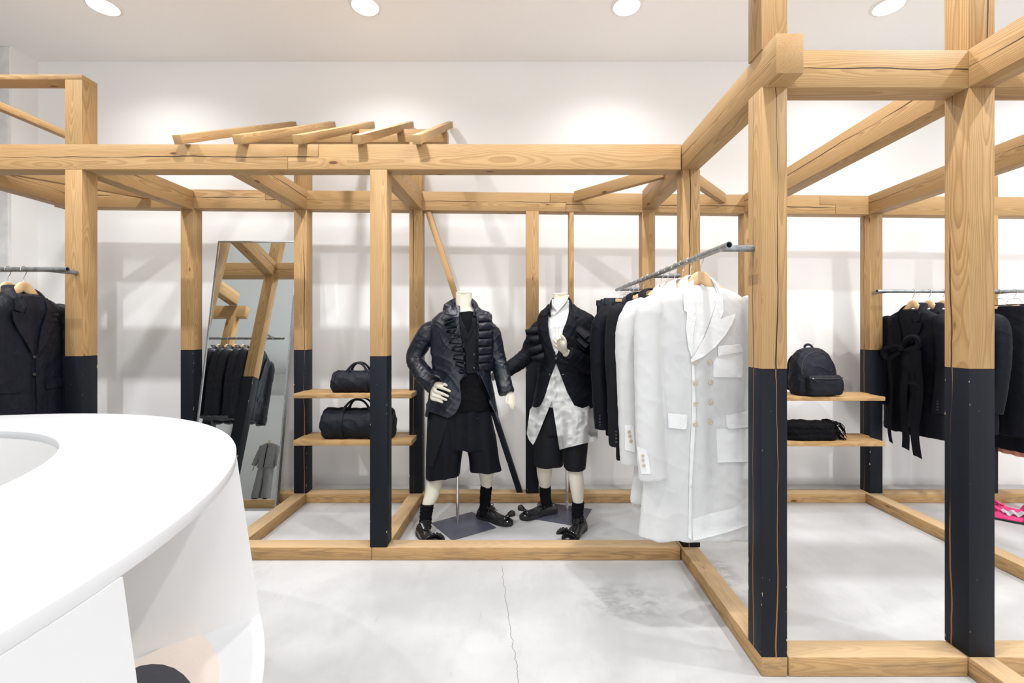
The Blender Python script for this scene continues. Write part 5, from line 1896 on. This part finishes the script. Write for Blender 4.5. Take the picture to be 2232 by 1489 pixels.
# ------------------------------------------------------------------ duffel bags on the left shelves
def duffel(name, label, cx, y, z, L, r, hand_h, seed):
    t = empty(name, (cx, y, z), label, 'bag', 'black duffel bags on the left shelves')
    b = MB()
    rings = []
    n = 30
    for x, k in spline([(-L / 2, .80), (-L / 2 + .012, .93), (-L / 2 + .05, 1.0), (-L * .2, .985), (0, .96), (L * .2, .985), (L / 2 - .05, 1.0), (L / 2 - .012, .93), (L / 2, .80)], 4):
        ring = []
        for j in range(n):
            a = 2 * PI * j / n
            yy = r * 1.02 * k * math.cos(a)
            zz = r * k * math.sin(a)
            zz = max(zz, -r * .86)
            ring.append(V((cx + x, y + yy, z + r * .86 + zz)))
        rings.append(ring)
    b.loft(rings)
    bo = blob('bag_body', b, M['nylon'], t, .006, 3, fold_disp(16, .007, 16, 0, 0, seed, .003))
    bvb = bvh_of(bo)
    for s in (-1, 1):
        # grip handles, front and back
        fy = y - r * .55
        for q_ in (-1, 1):
            yy = y + q_ * r * .55
            xs = L * .20
            if s == 1:
                zt0 = z + r * 1.60
                mk('handle', MB().tube([(cx - xs - .004, yy, zt0 - .03), (cx - xs, yy, zt0 + .01), (cx - xs * .72, yy - q_ * .012, zt0 + hand_h * .62), (cx - xs * .3, yy - q_ * .02, zt0 + hand_h * .96), (cx + xs * .3, yy - q_ * .02, zt0 + hand_h * .96),
                                        (cx + xs * .72, yy - q_ * .012, zt0 + hand_h * .62), (cx + xs, yy, zt0 + .01), (cx + xs + .004, yy, zt0 - .03)], [(.014, .004)] * 2 + [(.009, .006)] * 4 + [(.014, .004)] * 2, 10, 4, up=(0, 1, 0)), M['nylon'], t)
        # webbing straps round the barrel
        rows = []
        for j in range(25):
            a = math.radians(-70 + j * 320 / 24)
            p = V((0, y - math.cos(a) * r * 1.035, z + r * .86 + math.sin(a) * r * 1.03))
            p.z = max(p.z, z + .002)
            rows.append([V((cx + s * L * .20 - .017, p.y, p.z)), V((cx + s * L * .20 + .017, p.y, p.z))])
        mk('webbing_strap', MB().sheet(rows, .003), M['nylon'], t, angle=60)
        rows = [(cx + s * (L / 2 - .035), y - math.cos(2 * PI * j / 28) * r * 1.0, max(z + .003, z + r * .86 + math.sin(2 * PI * j / 28) * r * 1.0)) for j in range(29)]
        mk('end_piping', MB().tube(rows, .003, 6), M['nylon'], t)
    mk('zip', MB().tube([(cx - L * .42, y - .01, z + r * 1.855), (cx, y - .01, z + r * 1.83), (cx + L * .42, y - .01, z + r * 1.855)], [(.008, .003)] * 3, 8, 3), M['rubber'], t)
    return t


duffel('duffel_bag', 'small black duffel bag with two carry handles on the upper left shelf', -1.232, 3.622, ZL1, .40, .091, .085, 3)
duffel('duffel_bag', 'large black duffel bag with carry handles on the lower left shelf', -1.232, 3.630, ZL2, .545, .125, .105, 8)

# ------------------------------------------------------------------ backpack and scarf on the right shelves
bp = empty('backpack', (2.385, 3.63, ZR1), 'plain black backpack with a zipped front pocket on the upper right shelf', 'backpack')
bm_ = MB()
bm_.slices([(0.0, 0, .00, .155, .085), (.03, 0, 0, .170, .098), (.12, 0, .002, .172, .098), (.22, 0, .008, .165, .088), (.29, 0, .016, .145, .072), (.34, 0, .022, .110, .055), (.368, 0, .026, .062, .036), (.374, 0, .028, .02, .02)], 34, 4, 3.2)
pk = MB().slices([(.01, .008, -.098, .128, .030), (.03, .008, -.108, .140, .042), (.10, .008, -.110, .142, .044), (.148, .008, -.104, .138, .038), (.165, .008, -.098, .125, .026)], 30, 4, 3.4)
bb1 = blob('pack_body', bm_, M['nylon'], None, .006, 3, fold_disp(11, .007, 9, 0, 0, 5, .0025))
bb1.parent = bp
bb2 = blob('front_pocket', pk, M['nylon'], None, .006, 3, fold_disp(14, .005, 12, 0, 0, 15, .002))
bb2.parent = bp
bvb = BVHTree.FromPolygons([v.co for v in bb1.data.vertices], [list(p.vertices) for p in bb1.data.polygons])
arcp = []
for i in range(25):
    a = math.radians(-14 + i * 208 / 24)
    x, z = .146 * math.cos(a), .185 + .155 * math.sin(a) * (1.0 if math.sin(a) > 0 else .5)
    h = bvb.ray_cast(V((x, -1, z)), V((0, 1, 0)))
    arcp.append(V((x, (h[0].y if h[0] else 0) - .001, z)))
mk('zip', MB().tube(arcp, [(.004, .004)] * len(arcp), 8, 2), M['rubber'], bp, local=True)
mk('pocket_zip', MB().tube([(-.132, -.128, .145), (-.06, -.150, .141), (.01, -.153, .140), (.08, -.150, .141), (.146, -.128, .146)], .0042, 8, 4), M['rubber'], bp, local=True)
mk('zip_pull', MB().tube([(-.118, -.140, .144), (-.100, -.150, .125), (-.080, -.154, .105)], [(.004, .002), (.005, .002), (.003, .002)], 8, 3, up=(0, 1, 0)), M['nylon'], bp, local=True)
mk('zip_slider', MB().box((-.122, -.150, .139), (-.112, -.140, .149)), M['chrome'], bp, local=True, bevel=.002)
mk('top_loop', MB().tube([(-.035, .04, .355), (-.03, .05, .385), (0, .052, .398), (.03, .05, .385), (.035, .04, .355)], [(.010, .003)] * 5, 8, 4, up=(0, 1, 0)), M['nylon'], bp, local=True)
for s in (-1, 1):
    mk('shoulder_strap', MB().tube([(s * .07, .05, .33), (s * .09, .112, .27), (s * .115, .118, .14), (s * .145, .095, .03)], [(.026, .007), (.032, .009), (.028, .008), (.014, .004)], 10, 5, up=(0, 1, 0)), M['nylon'], bp, local=True)
mk('side_seam', MB().tube([(-.168, -.055, .02), (-.171, -.05, .12), (-.163, -.035, .22), (-.14, -.02, .29)], .0025, 6, 4), M['nylon'], bp, local=True)
bp.rotation_euler = (0, 0, .10)

sc = empty('folded_scarf', (2.33, 3.62, ZR2), 'thick black fringed scarf folded on the lower right shelf', 'scarf')
sb = MB()
for z0, z1, dx, w in ((.006, .052, 0, .205), (.046, .094, -.006, .20), (.088, .130, -.014, .19)):
    sb.slices([(z0, 2.33 + dx, 3.62, w * .95, .098), (z0 + .008, 2.33 + dx, 3.62, w, .104), ((z0 + z1) / 2, 2.33 + dx, 3.62, w * 1.01, .107), (z1 - .008, 2.33 + dx, 3.62, w, .104), (z1, 2.33 + dx, 3.62, w * .94, .096)], 34, 2, 4)
for v in sb.v:
    v.z += ZR2
blob('scarf_body', sb, M['fleece'], sc, .006, 2, fold_disp(16, .006, 30, 0, 0, 2, .003))
fr = MB()
rnd = random.Random(4)
for i in range(64):
    y = 3.535 + .165 * (i % 32) / 31
    z = ZR2 + (.115 if i < 32 else .05) + rnd.uniform(-.02, .02)
    x = 2.33 + .19
    a = rnd.uniform(-.4, .4)
    fr.tube([(x - .02, y, z), (x + .018, y + a * .01, z + .006), (x + .040 + rnd.uniform(0, .018), y + a * .02, max(ZR2 + .004, z - .02 - rnd.uniform(0, .025))), (x + .052 + rnd.uniform(-.01, .022), y + a * .04, max(ZR2 + .004, z - .05 - rnd.uniform(0, .03)))], [.004, .0036, .003, .002], 6, 2)
mk('fringe', fr, M['fleece'], sc)['kind'] = 'stuff'

# ------------------------------------------------------------------ pink ruffled shoes at the right edge
ps = empty('pink_shoe', (3.55, 3.35, 0), 'hot pink canvas shoe with grey edged ruffle, nearer of the pair', 'shoe', 'hot pink shoes on the floor')
shoe_parts(ps, (3.515, 3.475, 0), (3.755, 3.295, 0), M['pink'], M['rubber'], True, M['pink'], 1.05, True, rmat=M['pink'])
ps2 = empty('pink_shoe', (3.75, 3.50, 0), 'hot pink canvas shoe with ruffle, farther of the pair', 'shoe', 'hot pink shoes on the floor')
shoe_parts(ps2, (3.64, 3.585, 0), (3.89, 3.42, 0), M['pink'], M['rubber'], True, M['pink'], 1.05, True, rmat=M['pink'])
mk('grey_frill', MB().sheet([[V((3.62 + .012 * i + .0, 3.385 - .0065 * i, .075 + .010 * math.sin(i * 1.7))) for i in range(14)], [V((3.607 + .012 * i, 3.357 - .0065 * i, .055 + .014 * math.sin(i * 1.7 + .6))) for i in range(14)]], .0025), M['lining'], ps)['label'] = 'pale grey ruffle edge'

# ------------------------------------------------------------------ grey work outfit reflected in the mirror
gm = empty('dressed_mannequin', (-6.75, -5.55, 0), 'headless mannequin in a grey work jacket and trousers, seen only in the mirror', 'mannequin')
gx, gy = -6.75, -5.55
b = MB().slices([(1.58, gx, gy, .058, .058), (1.52, gx, gy, .06, .06), (1.47, gx, gy, .12, .08), (1.44, gx, gy, .18, .09), (1.2, gx, gy, .17, .11), (1.0, gx, gy, .15, .10), (.9, gx, gy, .17, .11)], 22, 3)
for s in (-1, 1):
    b.tube([(gx + s * .18, gy, 1.42), (gx + s * .26, gy, 1.15), (gx + s * .31, gy + .05, .90)], [.05, .04, .03], 12, 3)
    b.tube([(gx + s * .09, gy, .92), (gx + s * .10, gy, .5), (gx + s * .11, gy, .06)], [.085, .06, .045], 12, 3)
    kn = [V((gx + s * .315, gy + .05 + .016 * (i - 1.5), .84)) for i in range(4)]
    hand(b, (gx + s * .31, gy + .05, .90), kn, [k + V((.004 * s, .006, -.075)) for k in kn], [V((gx + s * .305, gy + .08, .88)), V((gx + s * .30, gy + .10, .84)), V((gx + s * .30, gy + .10, .80))], .009)
blob('body', b, M['skin'], gm, .008, 3)
b = MB().slices([(1.50, gx, gy, .09, .085), (1.47, gx, gy, .16, .10), (1.43, gx, gy, .215, .115), (1.3, gx, gy, .22, .135), (1.1, gx, gy, .215, .13), (.85, gx, gy, .235, .14)], 26, 3)
for s in (-1, 1):
    b.tube([(gx + s * .19, gy, 1.42), (gx + s * .27, gy, 1.15), (gx + s * .315, gy + .05, .91)], [.075, .072, .062], 14, 3)
gj = blob('work_jacket', b, M['grey'], gm, .009, 3, sleeve_fold(5, .006))
bvg = bvh_of(gj)
back = lambda x, z: (V((gx + x, gy + 1.5, z)), V((0, -1, 0)))
for s in (-1, 1):
    for z0, z1 in ((1.18, 1.32), (.90, 1.08)):
        mk('patch_pocket', drape([(s * .05, z0), (s * .17, z0), (s * .17, z1), (s * .05, z1)], bvg, .004, .006, .04, ray=back), M['grey'], gm, angle=50)
    mk('collar', drape([(s * .01, 1.47), (s * .07, 1.50), (s * .11, 1.44), (s * .06, 1.40)], bvg, .006, .006, .03, ray=back), M['grey'], gm, angle=50)
mk('placket', drape([(-.012, .86), (.012, .86), (.012, 1.45), (-.012, 1.45)], bvg, .003, .004, .04, ray=back), M['wool2'], gm)
b = MB()
for s in (-1, 1):
    b.slices([(.95, gx + s * .085, gy, .105, .115), (.5, gx + s * .11, gy, .105, .11), (.07, gx + s * .125, gy, .115, .115)], 20, 4)
blob('trousers', b, M['grey'], gm, .009, 3, fold_disp(10, .008, 3, 0, 0, 2, .002))
mk('base_plate', MB().box((gx - .18, gy - .18, 0), (gx + .18, gy + .18, .006)), M['plate'], gm, smooth=False)
for s in (-1, 1):
    sh_ = link('shoe', None, gm)
    shoe_parts(sh_, (gx + s * .12, gy - .06, 0), (gx + s * .16, gy + .22, 0), M['leather'], M['rubber'], False)
